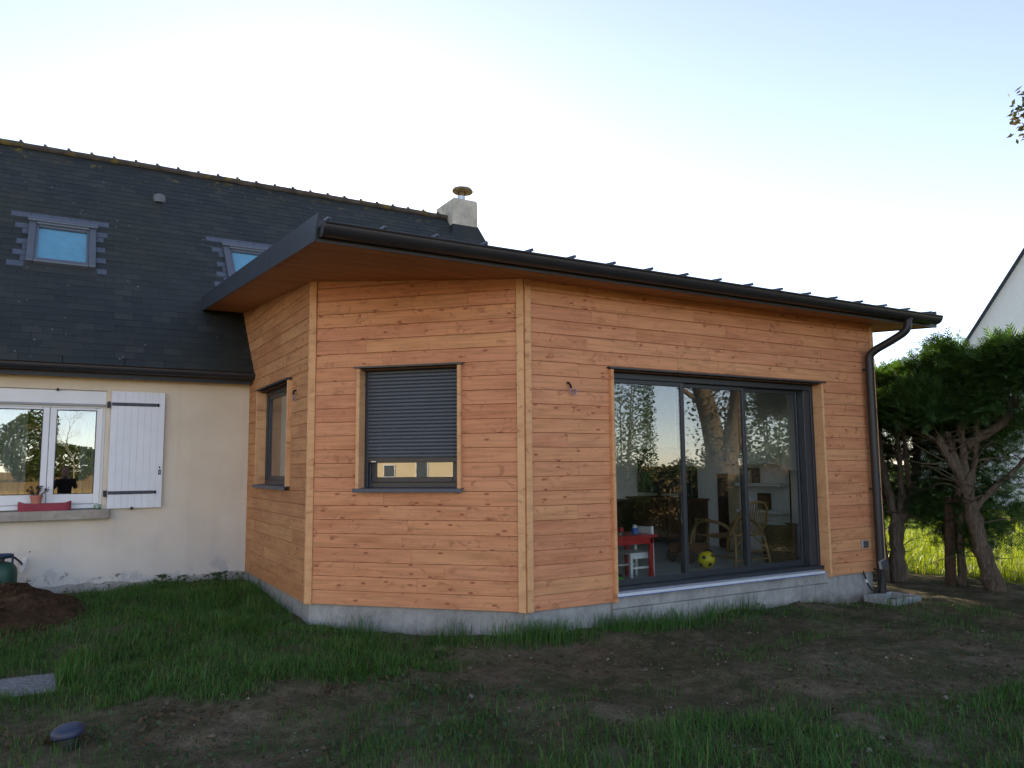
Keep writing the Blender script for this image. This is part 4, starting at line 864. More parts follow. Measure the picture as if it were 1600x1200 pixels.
plain('sky_frame', (.115, .13, .155), .4, .5, .3, .05, 5, 0); plain('blind_cloth', (.13, .36, .46), .8, .1, var=.08)
skylight(*OPEN[0], 'blue-grey skylight on the left of the slate roof'); skylight(*OPEN[1], 'skylight half hidden behind the fascia of the extension')
# eaves: board, gutter
MB().box(HX0, -1.62, EY+.06, WY-.002, 2.46, 2.485).build('eaves_board', 'cream_paint', HOUSE)
prof = [(EY-.03+.062*math.cos(t), 2.565+.068*math.sin(t)) for t in np.linspace(R(175), R(365), 11)] + [(EY-.03+.052*math.cos(t), 2.565+.058*math.sin(t)) for t in np.linspace(R(365), R(175), 11)]
hg = MB().prism(prof, HX0, -1.6, lambda p, t: (t, p[0], p[1])).build('gutter', 'slate_gutter' if 'slate_gutter' in MATS else 'gutter_metal', HOUSE, True)
MB().prism([(EY-.03+.066*math.cos(t), 2.565+.072*math.sin(t)) for t in np.linspace(R(170), R(370), 11)], -1.615, -1.603, lambda p, t: (t, p[0], p[1])).build('gutter_end', 'gutter_metal', hg)
MB().box(HX0, -1.62, EY+.04, EY+.06, 2.44, 2.6).build('fascia_board', 'black_iron', HOUSE)
# window of the house
w_ = thing('x', '', '', (0, 0, 0)); bpy.data.objects.remove(w_)
m = MB(); fy0, fy1 = 4.59, 4.66; FT = 2.12
for (a, b, c, d) in ((WX0, WX0+.05, .87, FT), (WX1-.05, WX1, .87, FT), (WX0+.05, WX1-.05, .87, .925), (WX0+.05, WX1-.05, FT-.03, FT)): m.bevbox(a, b, fy0, fy1, c, d, .005)
win = m.build('window', 'white_pvc', HOUSE, label='white framed casement window with pink planter on its sill')
def sash(a, b):
    s_ = MB(); y0, y1 = 4.575, 4.635
    for (p, q, c, d) in ((a, a+.07, .928, FT-.032), (b-.07, b, .928, FT-.032), (a+.07, b-.07, .928, 1.05), (a+.07, b-.07, FT-.06, FT-.032)): s_.bevbox(p, q, y0, y1, c, d, .006)
    s_.build('sash', 'white_pvc', win); MB().box(a+.066, b-.066, 4.600, 4.606, 1.046, FT-.056).build('pane', 'house_glass', win)
    g_ = MB()
    for (p, q, c, d) in ((a+.07, a+.076, 1.05, FT-.06), (b-.076, b-.07, 1.05, FT-.06), (a+.07, b-.07, 1.05, 1.056), (a+.07, b-.07, FT-.066, FT-.06)): g_.box(p, q, 4.573, 4.58, c, d)
    g_.build('glazing_bead', 'black_rubber', win)
sash(-4.61, -3.895); sash(-3.89, -3.33)
MB().bevbox(WX0, WX1, 4.53, 4.64, 2.135, WZ1-.004, .006).build('blind_box', 'white_pvc', win); MB().bevbox(WX0, WX1, 4.535, 4.62, 2.115, 2.133, .003).build('blind_end_bar', 'grey_plastic', win)
MB().bevbox(-4.8, -3.215, 4.385, 4.62, .745, .862, .012).build('sill', 'stone_sill', win)
for xx in (-3.285,): 
    pass
# shutter folded back against the wall
sx0, sx1, sz0, sz1 = -3.25, -2.645, .865, 2.298
shu = MB().box(sx0+.01, sx1-.01, 4.462, 4.478, sz0+.01, sz1-.01).build('shutter', 'shutter_white', HOUSE, label='white shutter with black strap hinges folded back against wall')
n = 8; pw = (sx1-sx0)/n
for k in range(n): MB().bevbox(sx0+k*pw+.0005, sx0+(k+1)*pw-.0005, 4.44, 4.462, sz0, sz1, .0016).build('plank', 'shutter_white', shu)
for z in (2.14, 1.055):
    MB().bevbox(sx0+.005, sx1-.1, 4.430, 4.438, z-.020, z+.020, .002).build('hinge_strap', 'strap_iron', shu); MB().tube([(sx1-.1, 4.434, z), (sx1-.075, 4.434, z)], [.012, .022], 8).build('strap_tip', 'black_iron', shu); MB().box(sx1-.085, sx1-.065, 4.43, 4.438, z-.02, z+.02).build('strap_tip', 'black_iron', shu)
    MB().bevbox(sx0-.045, sx0-.012, 4.42, 4.5, z-.045, z+.03, .004).build('hinge_pin', 'black_iron', shu)
    for k in range(5): MB().tube([(sx0+.06+k*.09, 4.424, z), (sx0+.06+k*.09, 4.430, z)], .007, 8).build('bolt', 'black_iron', shu)
MB().bevbox(sx1-.05, sx1-.02, 4.43, 4.44, 1.27, 1.33, .003).build('latch', 'black_iron', shu); MB().bevbox(sx1-.043, sx1-.027, 4.426, 4.43, 1.285, 1.315, .002).build('latch_hole', 'grey_plastic', shu); MB().box(sx1-.042, sx1-.03, 4.43, 4.44, 1.345, 1.375).build('latch', 'black_iron', shu)
MB().bevbox(-2.99, -2.965, 4.42, 4.5, .845, .88, .003).build('shutter_stop', 'black_iron', shu); MB().bevbox(-3.84, -3.815, 4.49, 4.53, 2.285, 2.315, .003).build('shutter_stop', 'black_iron', win)
pts_ = [(-1.56, -.005)]; xx = -1.56
while xx > -4.9: xx -= random.uniform(.05, .16); pts_.append((xx, -.01 + .03*math.sin(xx*3)+random.uniform(-.022, .016)-.05*max(0, -3.0-xx)))
MB().prism(pts_ + [(xx, -.5), (-1.56, -.5)], 4.472, 4.498, lambda p, t: (p[0], t, p[1])).build('base_course', 'old_base', HOUSE)
# room behind the window
m = MB(); m.box(-6, -1.6, 6.2, 6.25, 0, 2.45); m.box(-6, -5.95, 4.8, 6.2, 0, 2.45); m.box(-2.0, -1.95, 4.8, 6.2, 0, 2.45); m.box(-6, -1.9, 4.8, 6.25, 2.45, 2.5); m.box(-6, -1.9, 4.8, 6.25, -.02, .02); m.build('room_lining', 'dark_room', HOUSE) if 'dark_room' in MATS else m.build('room_lining', 'brown_wood', HOUSE)
def curtain(x0, x1, label):
    n = 26; vs = []
    for i in range(n+1):
        u = i/n; xx = x0+(x1-x0)*u; yy = 4.80+.018*math.sin(u*23)+.01*math.sin(u*51)
        vs += [(xx, yy, .95), (xx+.004*math.sin(u*9), yy+.006, 2.2), (xx, yy+.003, .95), (xx+.004*math.sin(u*9), yy+.009, 2.2)]
    fs = []
    for i in range(n): a = i*4; fs += [(a, a+4, a+5, a+1), (a+2, a+3, a+7, a+6)]
    fs += [(0, 1, 3, 2), (n*4, n*4+2, n*4+3, n*4+1)]
    t = thing('curtain', label, 'curtain', ((x0+x1)/2, 4.8, .95)); MB().add(vs, fs).build('cloth', 'curtain_cloth', t, True); MB().tube([(x0-.05, 4.805, 2.21), (x1+.05, 4.805, 2.21)], .008, 8).build('rod', 'white_paint', t, True)
curtain(-4.58, -4.12, 'pale curtain behind the left pane of the white window'); curtain(-3.56, -3.36, 'pale curtain behind the right edge of the white window')
# things on the window sill
t = thing('planter', 'long pink planter trough on the stone window sill', 'planter', (-3.9, 4.45, .862))
def trough(x0, x1, y0, y1, z0, h):
    n = 10; out = []; 
    for (s_, z) in ((.80, 0), (.90, .02), (1., .6), (1.02, 1)):
        ring = []
        for k in range(32):
            a = 2*math.pi*k/32; c = abs(math.cos(a))**.45*math.copysign(1, math.cos(a)); d = abs(math.sin(a))**.45*math.copysign(1, math.sin(a))
            hz = z*h + (.025*max(0, abs(c)-.75)*4 if z == 1 else 0); sx = s_ + (.05 if s_ > .95 else .0)
            ring.append(((x0+x1)/2 + c*(x1-x0)/2*(.9+.1*s_)*(1 if z else .97), (y0+y1)/2 + d*(y1-y0)/2*s_, z0+hz))
        out.append(ring)
    return out
rg = trough(-4.165, -3.625, 4.40, 4.53, .8625, .088); vs = [p for r in rg for p in r]; fs = [(i*32+k, i*32+(k+1) % 32, (i+1)*32+(k+1) % 32, (i+1)*32+k) for i in range(3) for k in range(32)] + [tuple(range(32))[::-1]]
ins = [(p[0]*.97-3.895*-.03*-1*0+(-3.895-p[0])*.0, p[1], p[2]) for p in rg[3]]; c0 = (-3.895, 4.465)
ins = [(c0[0]+(p[0]-c0[0])*.965, c0[1]+(p[1]-c0[1])*.9, p[2]-.002) for p in rg[3]]; ins2 = [(c0[0]+(p[0]-c0[0])*.95, c0[1]+(p[1]-c0[1])*.85, .93) for p in rg[3]]
k0 = len(vs); vs += ins+ins2; fs += [(96+k, 96+(k+1) % 32, k0+(k+1) % 32, k0+k) for k in range(32)] + [(k0+k, k0+(k+1) % 32, k0+32+(k+1) % 32, k0+32+k) for k in range(32)]
MB().add(vs, fs).build('trough', 'pink_planter', t, True); MB().add(ins2, [tuple(range(32))]).build('soil', 'potting_soil', t)
t = thing('potted_plant', 'small reddish plant in a terracotta pot standing in the planter', 'plant', (-4.0, 4.465, .93))
MB().lathe([(.045, 0), (.06, .09), (.066, .09), (.066, .115), (.058, .115), (.054, .09), (.0, .088)], 18, (-3.985, 4.465, .93)).build('pot', 'terracotta', t, True)
st = MB(); tips = []
for k in range(16):
    a = rng.uniform(0, 6.28); l = rng.uniform(.04, .13); e = (-3.985+math.cos(a)*l*1.05, 4.465+math.sin(a)*l*.6, 1.02+rng.uniform(.045, .125)); st.tube(smoothpath([(-3.985, 4.465, 1.01), ((-3.985+e[0])/2, (4.465+e[1])/2, 1.05), e], 3), .0035, 5); tips.append(e)
st.build('stems', 'brown_wood', t); Pn = np.concatenate([np.array(q)[None]+rng.normal(0, .011, (12, 3)) for q in tips]); link('leaves', leaf_quads(Pn-np.array([-4.0, 4.465, .93]), .016, asp=1.2), 'succulent', t, wloc(t))
t = thing('glass_jar', 'small squat glass jar at the end of the window sill', 'jar', (-3.35, 4.44, .862)); MB().lathe([(.038, .0), (.044, .012), (.044, .05), (.036, .058), (.033, .058), (.038, .048), (.038, .012), (0, .01)], 18, (-3.35, 4.44, .8635)).build('jar', 'jar_glass', t, True); MB().lathe([(.0, .0), (.03, .0), (.03, .012), (0, .012)], 14, (-3.35, 4.44, .874)).build('contents', 'grey_plastic', t, True)
# yard objects
t = thing('gas_bottle', 'green gas bottle standing against the house wall', 'gas bottle', (-4.27, 4.1, -.15)); cb = (-4.27, 4.1, -.15)
MB().lathe([(.11, .0), (.13, .01), (.15, .06), (.155, .12), (.155, .36), (.145, .42), (.11, .465), (.06, .485), (0, .488)], 28, cb).build('body', 'gas_green', t, True); MB().lathe([(.157, .21), (.158, .215), (.158, .225), (.157, .23)], 28, cb).build('weld_band', 'gas_green', t, True)
MB().tube([(-4.27, 4.1, .33), (-4.27, 4.1, .40)], .028, 12).build('valve', 'black_iron', t, True)
for a in (0, 2.1, 4.2): MB().tube([(-4.27+.1*math.cos(a), 4.1+.1*math.sin(a), .315), (-4.27+.1*math.cos(a), 4.1+.1*math.sin(a), .40)], .012, 8).build('collar_post', 'blue_collar', t)
MB().tube([(-4.27+.1*math.cos(a), 4.1+.1*math.sin(a), .405) for a in np.linspace(0, 6.283, 25)], .014, 8, False).build('collar_ring', 'blue_collar', t, True)
MB().tube(smoothpath([(-4.25, 4.1, .375), (-4.17, 4.12, .38), (-4.11, 4.3, .31), (-4.09, 4.46, .26)], 5), .012, 8).build('hose', 'black_rubber', t, True)
t = thing('gas_tap', 'white plastic gas fitting on the wall beside the gas bottle', 'fitting', (-4.08, 4.48, .23)); MB().prism([(-4.115, .25), (-4.085, .33), (-4.045, .33), (-4.05, .24), (-4.09, .16), (-4.11, .17)], 4.462, 4.499, lambda p, t: (p[0], t, p[1])).build('bracket', 'white_paint', t); MB().tube([(-4.075, 4.43, .285), (-4.075, 4.462, .285)], .03, 14).build('knob', 'white_paint', t, True); MB().tube([(-4.02, 4.49, .395), (-4.02, 4.5, .395)], .008, 8).build('screw', 'black_iron', t)
# heap of dug soil
n = 46; vs = []; fs = []
for i in range(n+1):
    for j in range(n+1):
        u, v = i/n*2-1, j/n*2-1; xx = -4.25+u*.95; yy = 3.25+v*.95; rr = math.hypot(u, v*1.0); h = .33*max(0, 1-rr**1.25)
        h *= .8+.45*float(vnoise(np.array(xx*4), np.array(yy*4), 31)); h += .05*(float(vnoise(np.array(xx*14), np.array(yy*14), 32))-.45)*min(1, h*9) + .03*(float(vnoise(np.array(xx*30), np.array(yy*30), 33))-.45)*min(1, h*9)
        vs.append((xx, yy, float(gz(xx, yy))-.03+h))
for i in range(n):
    for j in range(n): a = i*(n+1)+j; fs.append((a, a+n+1, a+n+2, a+1))
w = NT('heap_soil', .97, .05); v = w.pos(); nz = w.noise(v, 14, 6, .7); w.color(w.ramp(nz, [(.3, (.035, .022, .013)), (.55, (.075, .047, .028)), (.75, (.13, .088, .055))])); w.bump(nz, 1, .03)
t = thing('soil_heap', 'heap of freshly dug brown soil in front of the gas bottle', 'soil heap', (-4.25, 3.25, -.2)); MB().add(vs, fs).build('mound', 'heap_soil', t, True)
cl = MB()
for k in range(90):
    a = rng.uniform(0, 6.28); rr = abs(rng.normal(0, .42)); xx, yy = -4.25+rr*math.cos(a)*.95, 3.2+rr*math.sin(a)*.95; h = .34*max(0, 1-(rr/.95)**1.25); s_ = rng.uniform(.012, .038); z = float(gz(xx, yy))-.01+h
    cl.add([(xx+s_*rng.uniform(.6, 1.2)*p[0], yy+s_*rng.uniform(.6, 1.2)*p[1], z+s_*rng.uniform(.5, 1)*p[2]) for p in ((1, 0, 0), (-1, 0, 0), (0, 1, 0), (0, -1, 0), (0, 0, 1), (0, 0, -1))], [(0, 2, 4), (2, 1, 4), (1, 3, 4), (3, 0, 4), (2, 0, 5), (1, 2, 5), (3, 1, 5), (0, 3, 5)])
cl.build('clods', 'heap_soil', t, kind='stuff')
# ribbed mat and pipe cap
t = thing('ribbed_mat', 'grey ribbed slab lying flat in the grass at lower left', 'mat', (-4.2, .78, -.25)); zg = float(gz(-4.2, .8))-.004
MB().bevbox(-4.75, -3.72, .50, 1.10, zg-.03, zg+.006, .004).build('slab', 'mat_grey', t)
for k in range(20): MB().bevbox(-4.735, -3.735, .512+k*.0295, .526+k*.0295, zg+.0055, zg+.0095, .0015).build('rib', 'mat_grey', t)
zc = float(gz(-3.66, -.85)); t = thing('pipe_cap', 'blue-grey domed cap on a dark pipe poking out of the soil', 'pipe', (-3.66, -.85, zc))
mbp = MB().lathe([(.062, -.12), (.062, .05), (.05, .09), (0, .092)], 20, (-3.66, -.85, zc)); mbp.build('pipe', 'lid_green', t, True)
cp = MB().lathe([(.08, -.012), (.09, -.004), (.092, .016), (.082, .034), (.06, .048), (.03, .055), (0, .056)], 28, (-3.66, -.85, zc+.075)); cp.v = [(p[0], p[1], p[2]+(p[0]+3.66)*.10) for p in cp.v]; cp.build('cap', 'cap_plastic', t, True)
# plants at the foot of the house wall
for k, (xx, yy, n, s_, lb) in enumerate(((-2.55, 4.38, 46, .085, 'leafy weed growing at the house wall foot, left of the pair'), (-1.95, 4.36, 60, .10, 'leafy weed growing at the house wall foot next to the extension'))):
    t = thing('wall_weed', lb, 'weed', (xx, yy, -.16), 'weeds at the foot of the house wall'); P = np.stack([rng.normal(0, s_*1.2, n), rng.normal(0, s_*.35, n), rng.uniform(.02, .19, n)], 1); link('leaves', leaf_quads(P, .06, asp=1.3), 'weed', t, wloc(t))
    sm = MB()
    for q in P[:14]: sm.tube([(xx, yy, -.18), (xx+q[0], yy+q[1], -.16+q[2])], .003, 4)
    sm.build('stems', 'weed', t)

# ------------------------------------------------------------------ hedge trees on the right
def norm(a): return a/np.maximum(np.linalg.norm(a, axis=1), 1e-9)[:, None]
def spray_template():
    q = []
    def leafl(b, d, l, w):
        b = np.array(b); d = np.array(d)/np.linalg.norm(d); s_ = np.array([-d[1], d[0], 0]); s_ /= np.linalg.norm(s_)
        q.append([b, b+d*l*.45+s_*w, b+d*l, b+d*l*.45-s_*w])
    leafl((0, 0, 0), (1, 0, -.03), .55, .02); leafl((.5, 0, -.02), (1, 0, -.12), .5, .024)
    for k in range(6):
        t = .12+.14*k
        for sg in (-1, 1): leafl((t, 0, -.02*t), (.8, sg*(.75-.3*t), -.10), .40*(1-.55*t)+.05, .030)
    return np.array(q)
SPR = spray_template()
def sprays(P, D, S):
    n = len(P); D = norm(D); up = np.tile([0, 0, 1.], (n, 1)) + rng.normal(0, .35, (n, 3)); side = norm(np.cross(up, D)); up = np.cross(D, side)
    T = SPR.reshape(-1, 3); V = P[:, None] + S[:, None, None]*(T[None, :, 0:1]*D[:, None] + T[None, :, 1:2]*side[:, None] + T[None, :, 2:3]*up[:, None])
    m = n*len(SPR); return big_mesh(V.reshape(-1, 3), np.arange(m*4), np.arange(m)*4, np.full(m, 4))
def tree_tubes(name, parent, lims, mat, n=9):
    m = MB()
    for pts, r0, r1 in lims:
        p = smoothpath(pts, 5); rr = lerp_list([r0, (r0+r1)/2, r1], len(p)); rr = [q*random.uniform(.84, 1.14) for q in rr]; p = [q+Vector((random.gauss(0, .006), random.gauss(0, .006), 0)) for q in p]; m.tube(p, rr, 11)
    return m.build(name, mat, parent, smooth=True)
def hedge_points(n, x0, x1, y0, y1, zlo, zhi):
    """points through a clipped block of foliage, most of them in its outer shell"""
    c = np.array([(x0+x1)/2, (y0+y1)/2]); P = np.stack([rng.uniform(x0, x1, n), rng.uniform(y0, y1, n), rng.uniform(0, 1, n)], 1)
    face = rng.random(n); k = face < .42; P[k, 0] = x0 + np.abs(rng.normal(0, .16, k.sum())); k = (face > .42) & (face < .68); P[k, 2] = 1-np.abs(rng.normal(0, .10, k.sum()))
    top = zhi + .50*(vnoise(P[:, 0]*1.7, P[:, 1]*1.9, 41)-.5) + .30*(vnoise(P[:, 0]*5, P[:, 1]*5, 42)-.5); lo = zlo + .5*(vnoise(P[:, 0]*1.3+3, P[:, 1]*2.1, 43)-.5)
    z = lo + (top-lo)*np.clip(P[:, 2], -.05, 1); bulge = .34*(vnoise(P[:, 1]*2.3, z*2.6, 44)-.5); P[:, 0] += np.where(P[:, 0] < c[0], -bulge-.12, 0); P[:, 2] = z
    D = np.stack([(P[:, 0]-c[0])*1.1, (P[:, 1]-c[1])*.35, (z-(zlo+zhi)/2)*.7+.15], 1); D = norm(D) + rng.normal(0, .42, (n, 3)); return P, D
def cypress(label, base, lims, blocks, leaders, group='cut-back cypress trees of the boundary hedge'):
    t = thing('cypress_tree', label, 'tree', base, group); tree_tubes('trunk', t, lims, 'bark_cypress')
    Ps, Ds, Ss = [], [], []
    for (n, x0, x1, y0, y1, a, b) in blocks:
        P, D = hedge_points(n, x0, x1, y0, y1, a, b); Ps.append(P); Ds.append(D); Ss.append(rng.uniform(.13, .30, n))
    for (x, y, z, h) in leaders:
        n = int(26*h/.3); u = rng.uniform(0, 1, n); P = np.stack([x+rng.normal(0, .02, n)+u*.05, y+rng.normal(0, .02, n), z+u*h], 1); a = rng.uniform(0, 6.28, n); Ps.append(P); Ds.append(np.stack([np.cos(a)*.7, np.sin(a)*.7, np.full(n, .75)], 1)); Ss.append(.21*(1.15-u)*rng.uniform(.7, 1.2, n))
    link('crown', sprays(np.concatenate(Ps)-np.array(base), np.concatenate(Ds), np.concatenate(Ss)), 'cypress', t, base)
    tw = MB()
    for k in range(90):
        l = random.choice(lims); p = Vector(random.choice(l[0][1:])); a = random.uniform(0, 6.28); L_ = random.uniform(.25, .8); e = p + Vector((math.cos(a)*L_, math.sin(a)*L_, random.uniform(-.15, .3)*L_*2)); mid = (p+e)/2 + Vector((0, 0, random.uniform(-.06, .1)))
        tw.tube(smoothpath([p, mid, e], 3), [.008]*7 if False else lerp_list([.010, .006, .002], 7), 5)
    tw.build('dead_twigs', 'bark_cypress', t, kind='stuff'); return t
A = (6.6, .7, -.32); B = (6.63, -.61, -.32)
cypress('cypress hedge tree with upright forked stems next to the downpipe', A,
 [([(6.6, .7, -.4), (6.6, .7, .1), (6.61, .69, .48)], .125, .10), ([(6.61, .69, .46), (6.57, .74, .82), (6.55, .80, 1.19), (6.55, .84, 1.65), (6.55, .85, 2.3)], .065, .04), ([(6.61, .69, .46), (6.66, .62, .82), (6.63, .60, 1.19), (6.6, .58, 1.56), (6.58, .6, 2.2)], .05, .03),
  ([(6.61, .69, .46), (6.78, .62, .73), (6.90, .58, 1.05), (6.97, .55, 1.42), (6.96, .55, 2.3)], .075, .045), ([(6.83, .58, .87), (6.75, .56, 1.14), (6.71, .55, 1.42), (6.7, .55, 2.0)], .04, .025), ([(6.48, .82, -.4), (6.46, .84, .65), (6.47, .86, 1.19), (6.5, .9, 2.)], .06, .04)],
 [(5200, 5.95, 7.5, .15, 2.1, 1.66, 2.50), (7000, 7.0, 8.3, -.35, 3.0, .48, 2.1), (260, 6.9, 7.9, -.4, 2.2, .25, .75)], [(6.3, .5, 2.5, .33), (6.5, .9, 2.5, .38), (6.2, .2, 2.5, .28), (6.7, .6, 2.5, .36), (6.4, 1.2, 2.5, .3), (6.15, .75, 2.45, .3)])
cypress('leaning cypress hedge tree with lopped limbs at right edge', B,
 [([(6.66, -.63, -.4), (6.63, -.61, -.25), (6.53, -.55, .14), (6.46, -.51, .54), (6.41, -.48, .87)], .135, .085), ([(6.41, -.48, .87), (6.35, -.45, 1.07), (6.23, -.40, 1.32), (6.09, -.36, 1.56), (6.08, -.35, 1.66)], .062, .05), ([(6.41, -.48, .87), (6.40, -.47, 1.2), (6.37, -.46, 1.53), (6.36, -.45, 2.2)], .06, .04),
  ([(6.37, -.46, 1.03), (6.31, -.40, 1.36), (6.26, -.36, 1.61), (6.23, -.35, 1.72)], .045, .04), ([(6.42, -.48, 1.03), (6.49, -.55, 1.36), (6.52, -.58, 2.0)], .04, .03), ([(6.41, -.48, 1.56), (6.57, -.62, 1.69), (6.76, -.74, 1.82), (6.89, -.82, 2.02), (6.97, -.88, 2.27), (6.98, -.90, 2.50)], .062, .05), ([(6.85, -.82, 1.95), (6.83, -.85, 2.1), (6.80, -.86, 2.22)], .028, .024),
  ([(6.44, -.5, .7), (6.63, -.61, .95), (6.86, -.74, 1.15), (7.05, -.85, 1.36), (7.3, -1.0, 1.7)], .04, .025), ([(5.93, -.22, 1.74), (6.10, -.32, 1.60), (6.25, -.40, 1.5)], .012, .02)],
 [(5400, 5.95, 7.5, -2.1, .25, 1.92, 2.62), (1300, 5.75, 6.3, -.55, .15, 1.78, 2.25), (1700, 7.0, 8.0, -.7, .3, .45, 1.95), (650, 6.9, 8.0, -2.2, -.6, .42, 2.0), (120, 6.8, 7.8, -1.8, .2, .2, .7)], [(6.35, -.25, 2.62, .48), (6.5, -.42, 2.62, .50), (6.3, -.08, 2.6, .4), (6.25, -.35, 2.6, .42), (6.55, -.75, 2.55, .28), (6.6, -1.1, 2.55, .30), (6.4, -.55, 2.6, .4)])
cypress('cypress hedge tree mostly hidden behind the extension corner', (7.0, 2.7, -.32), [([(7.0, 2.7, -.4), (7.02, 2.7, .6), (7.0, 2.75, 1.8)], .12, .07), ([(7.0, 2.7, .7), (7.2, 2.5, 1.3), (7.25, 2.4, 2.2)], .06, .04)], [(2600, 6.2, 7.8, 1.9, 3.8, 1.5, 2.6), (4200, 6.0, 8.0, 2.3, 4.4, -.3, 1.8), (5400, 7.5, 9.0, .2, 3.2, .52, 2.45)], [])  # skirt down to the ground added to keep low sun off the yard
cypress('cypress hedge tree continuing out of view behind the extension, low branches added for shade', (7.0, 4.9, -.32), [([(7.0, 4.9, -.4), (7.02, 4.9, .6), (7.0, 4.95, 1.8)], .12, .07)], [(5000, 6.1, 8.4, 3.2, 6.8, -.3, 2.95)], [])  # hedge carried on unseen, foliage to the ground added to block the sun
t = thing('cut_post', 'reddish cut-off wooden post standing between the hedge trunks', 'post', (6.68, 0, -.32)); MB().tube(smoothpath([(6.67, .0, -.45), (6.69, -.02, .25), (6.72, -.03, .88)], 4), .068, 12).build('post', 'post_wood', t, True); MB().tube([(6.72, -.03, .875), (6.72, -.03, .89)], .066, 12).build('cut_top', 'bark_pale', t)
t = thing('dead_stem', 'dark dead stem leaning behind the cut-off post', 'stem', (6.82, -.09, -.32)); tree_tubes('stem', t, [([(6.81, -.08, -.45), (6.82, -.09, .16), (6.80, -.12, .76), (6.76, -.14, 1.0), (6.6, -.2, 1.6)], .06, .035), ([(6.80, -.12, .72), (6.9, -.15, 1.1), (6.95, -.16, 1.5)], .025, .012)], 'bark_cypress'); MB().tube([(6.62, -.2, 1.35), (6.9, -.05, 1.5)], .008, 6).build('twig', 'bark_cypress', t)
# wire fence
t = thing('wire_fence', 'thin green wire mesh fence behind the hedge trunks', 'fence', (7.4, 0, -.32))
for k in range(7): y = -5.4+k*1.9; MB().tube([(7.4, y, -.5), (7.4, y, .85)], .018, 8).build('post', 'lid_green', t, True)
m = MB(); 
for z in np.arange(-.22, .82, .1): m.tube([(7.4, -5.4, z), (7.4, 6.0, z)], .0018, 4)
for y in np.arange(-5.4, 6.0, .1): m.tube([(7.4, y, -.24), (7.4, y, .8)], .0016, 4)
m.build('wire_mesh', 'lid_green', t, kind='stuff')

# ------------------------------------------------------------------ broad-leaved trees
def branchy(start, d, L, r, depth, m, tips, spread=.6, up=.25):
    p = Vector(start); d = Vector(d).normalized(); pts = [p.copy()]; n = 4
    for k in range(n):
        d = (d + Vector((random.gauss(0, .14), random.gauss(0, .14), random.gauss(0, .10)+up*.12))).normalized(); p = p + d*(L/n); pts.append(p.copy())
    sm = smoothpath(pts, 2); m.tube(sm, lerp_list([r, r*.62], len(sm)), 8 if depth > 2 else 5)
    if depth <= 2: tips += [q for q in pts[1:]]
    if depth == 0: return
    for k in range(random.choice((2, 3))):
        a = Vector((random.gauss(0, spread), random.gauss(0, spread), random.gauss(.15, spread*.6))); branchy(pts[-1] if k < 2 else pts[2], d+a, L*random.uniform(.62, .82), r*.60, depth-1, m, tips, spread, up)
def inframe_gap(P): return (P[:, 0]+3.78)*.446-(P[:, 1]+6.25)*.895
def broadleaf(name, label, base, limbs, bark_, leaf, nper, lsize, sigma, depth=4, clip=None, extra=None, cat='tree'):
    t = thing(name, label, cat, base); m = MB(); tips = []
    for (a, d, L_, r, pts) in limbs:
        if pts: s_ = smoothpath(pts, 4); m.tube(s_, lerp_list([r*1.25, r, r*.9], len(s_)), 12)
        if d is not None: branchy(a, d, L_, r*.8, depth, m, tips)
    if extra: extra(m, tips)
    m.build('trunk', bark_, t, True); T = np.array([tuple(q) for q in tips]); P = np.repeat(T, nper, 0); P = P + rng.normal(0, sigma, P.shape)
    if clip is not None: P = P[clip(P)]
    link('crown', leaf_quads(P-np.array(base), lsize, asp=1.5), leaf, t, base); return t
random.seed(21)
def tip_branch(m, tips):
    s_ = smoothpath([(7.4, -4.5, 3.6), (7.0, -3.6, 4.6), (6.6, -2.6, 5.3), (6.5, -1.95, 5.62)], 4); m.tube(s_, lerp_list([.07, .012], len(s_)), 7)
    for k in range(150):
        z = random.uniform(0, 2.9); a = random.uniform(0, 6.28); tips.append(Vector((7.73+.36*math.cos(a), -4.85+.36*math.sin(a), z)))
    for k in range(46): tips.append(Vector((6.37+random.gauss(0, .11), -1.75+random.gauss(0, .09), 5.60+random.gauss(0, .11))))
    for e in ((6.4, -1.75, 5.62), (6.36, -1.75, 5.5), (6.5, -1.8, 5.45), (6.45, -1.72, 5.7)): tips.extend([Vector(e)]*1); m.tube([s_[-3], Vector(e)], [.008, .003], 5)
def clipper(P): return (inframe_gap(P) > .45) | ((np.abs(P[:, 2]-5.6) < .28) & (inframe_gap(P) > -.06) & (np.hypot(P[:, 0]-6.4, P[:, 1]+1.77) < .42))
broadleaf('broadleaf_tree', 'large twin-trunked tree mirrored in the sliding door, one leafy branch tip entering at upper right', (7.75, -4.8, -.3),
 [(None, None, 0, .36, [(7.75, -4.8, -.5), (7.75, -4.8, .6), (7.73, -4.82, 1.5)]), ((7.35, -5.15, 3.6), (-.45, -.4, 1), 1.9, .20, [(7.72, -4.85, 1.3), (7.6, -4.95, 2.2), (7.35, -5.15, 3.6)]), ((8.1, -4.45, 3.7), (.3, .3, 1), 1.9, .19, [(7.76, -4.78, 1.3), (7.95, -4.6, 2.2), (8.1, -4.45, 3.7)]), ((7.45, -5.05, 2.6), (-.9, -.5, .5), 1.5, .07, None), ((8.0, -4.55, 2.7), (.9, -.2, .4), 1.4, .06, None)],
 'bark_oak', 'oak_leaf', 16, .062, .20, 4, clipper, tip_branch)
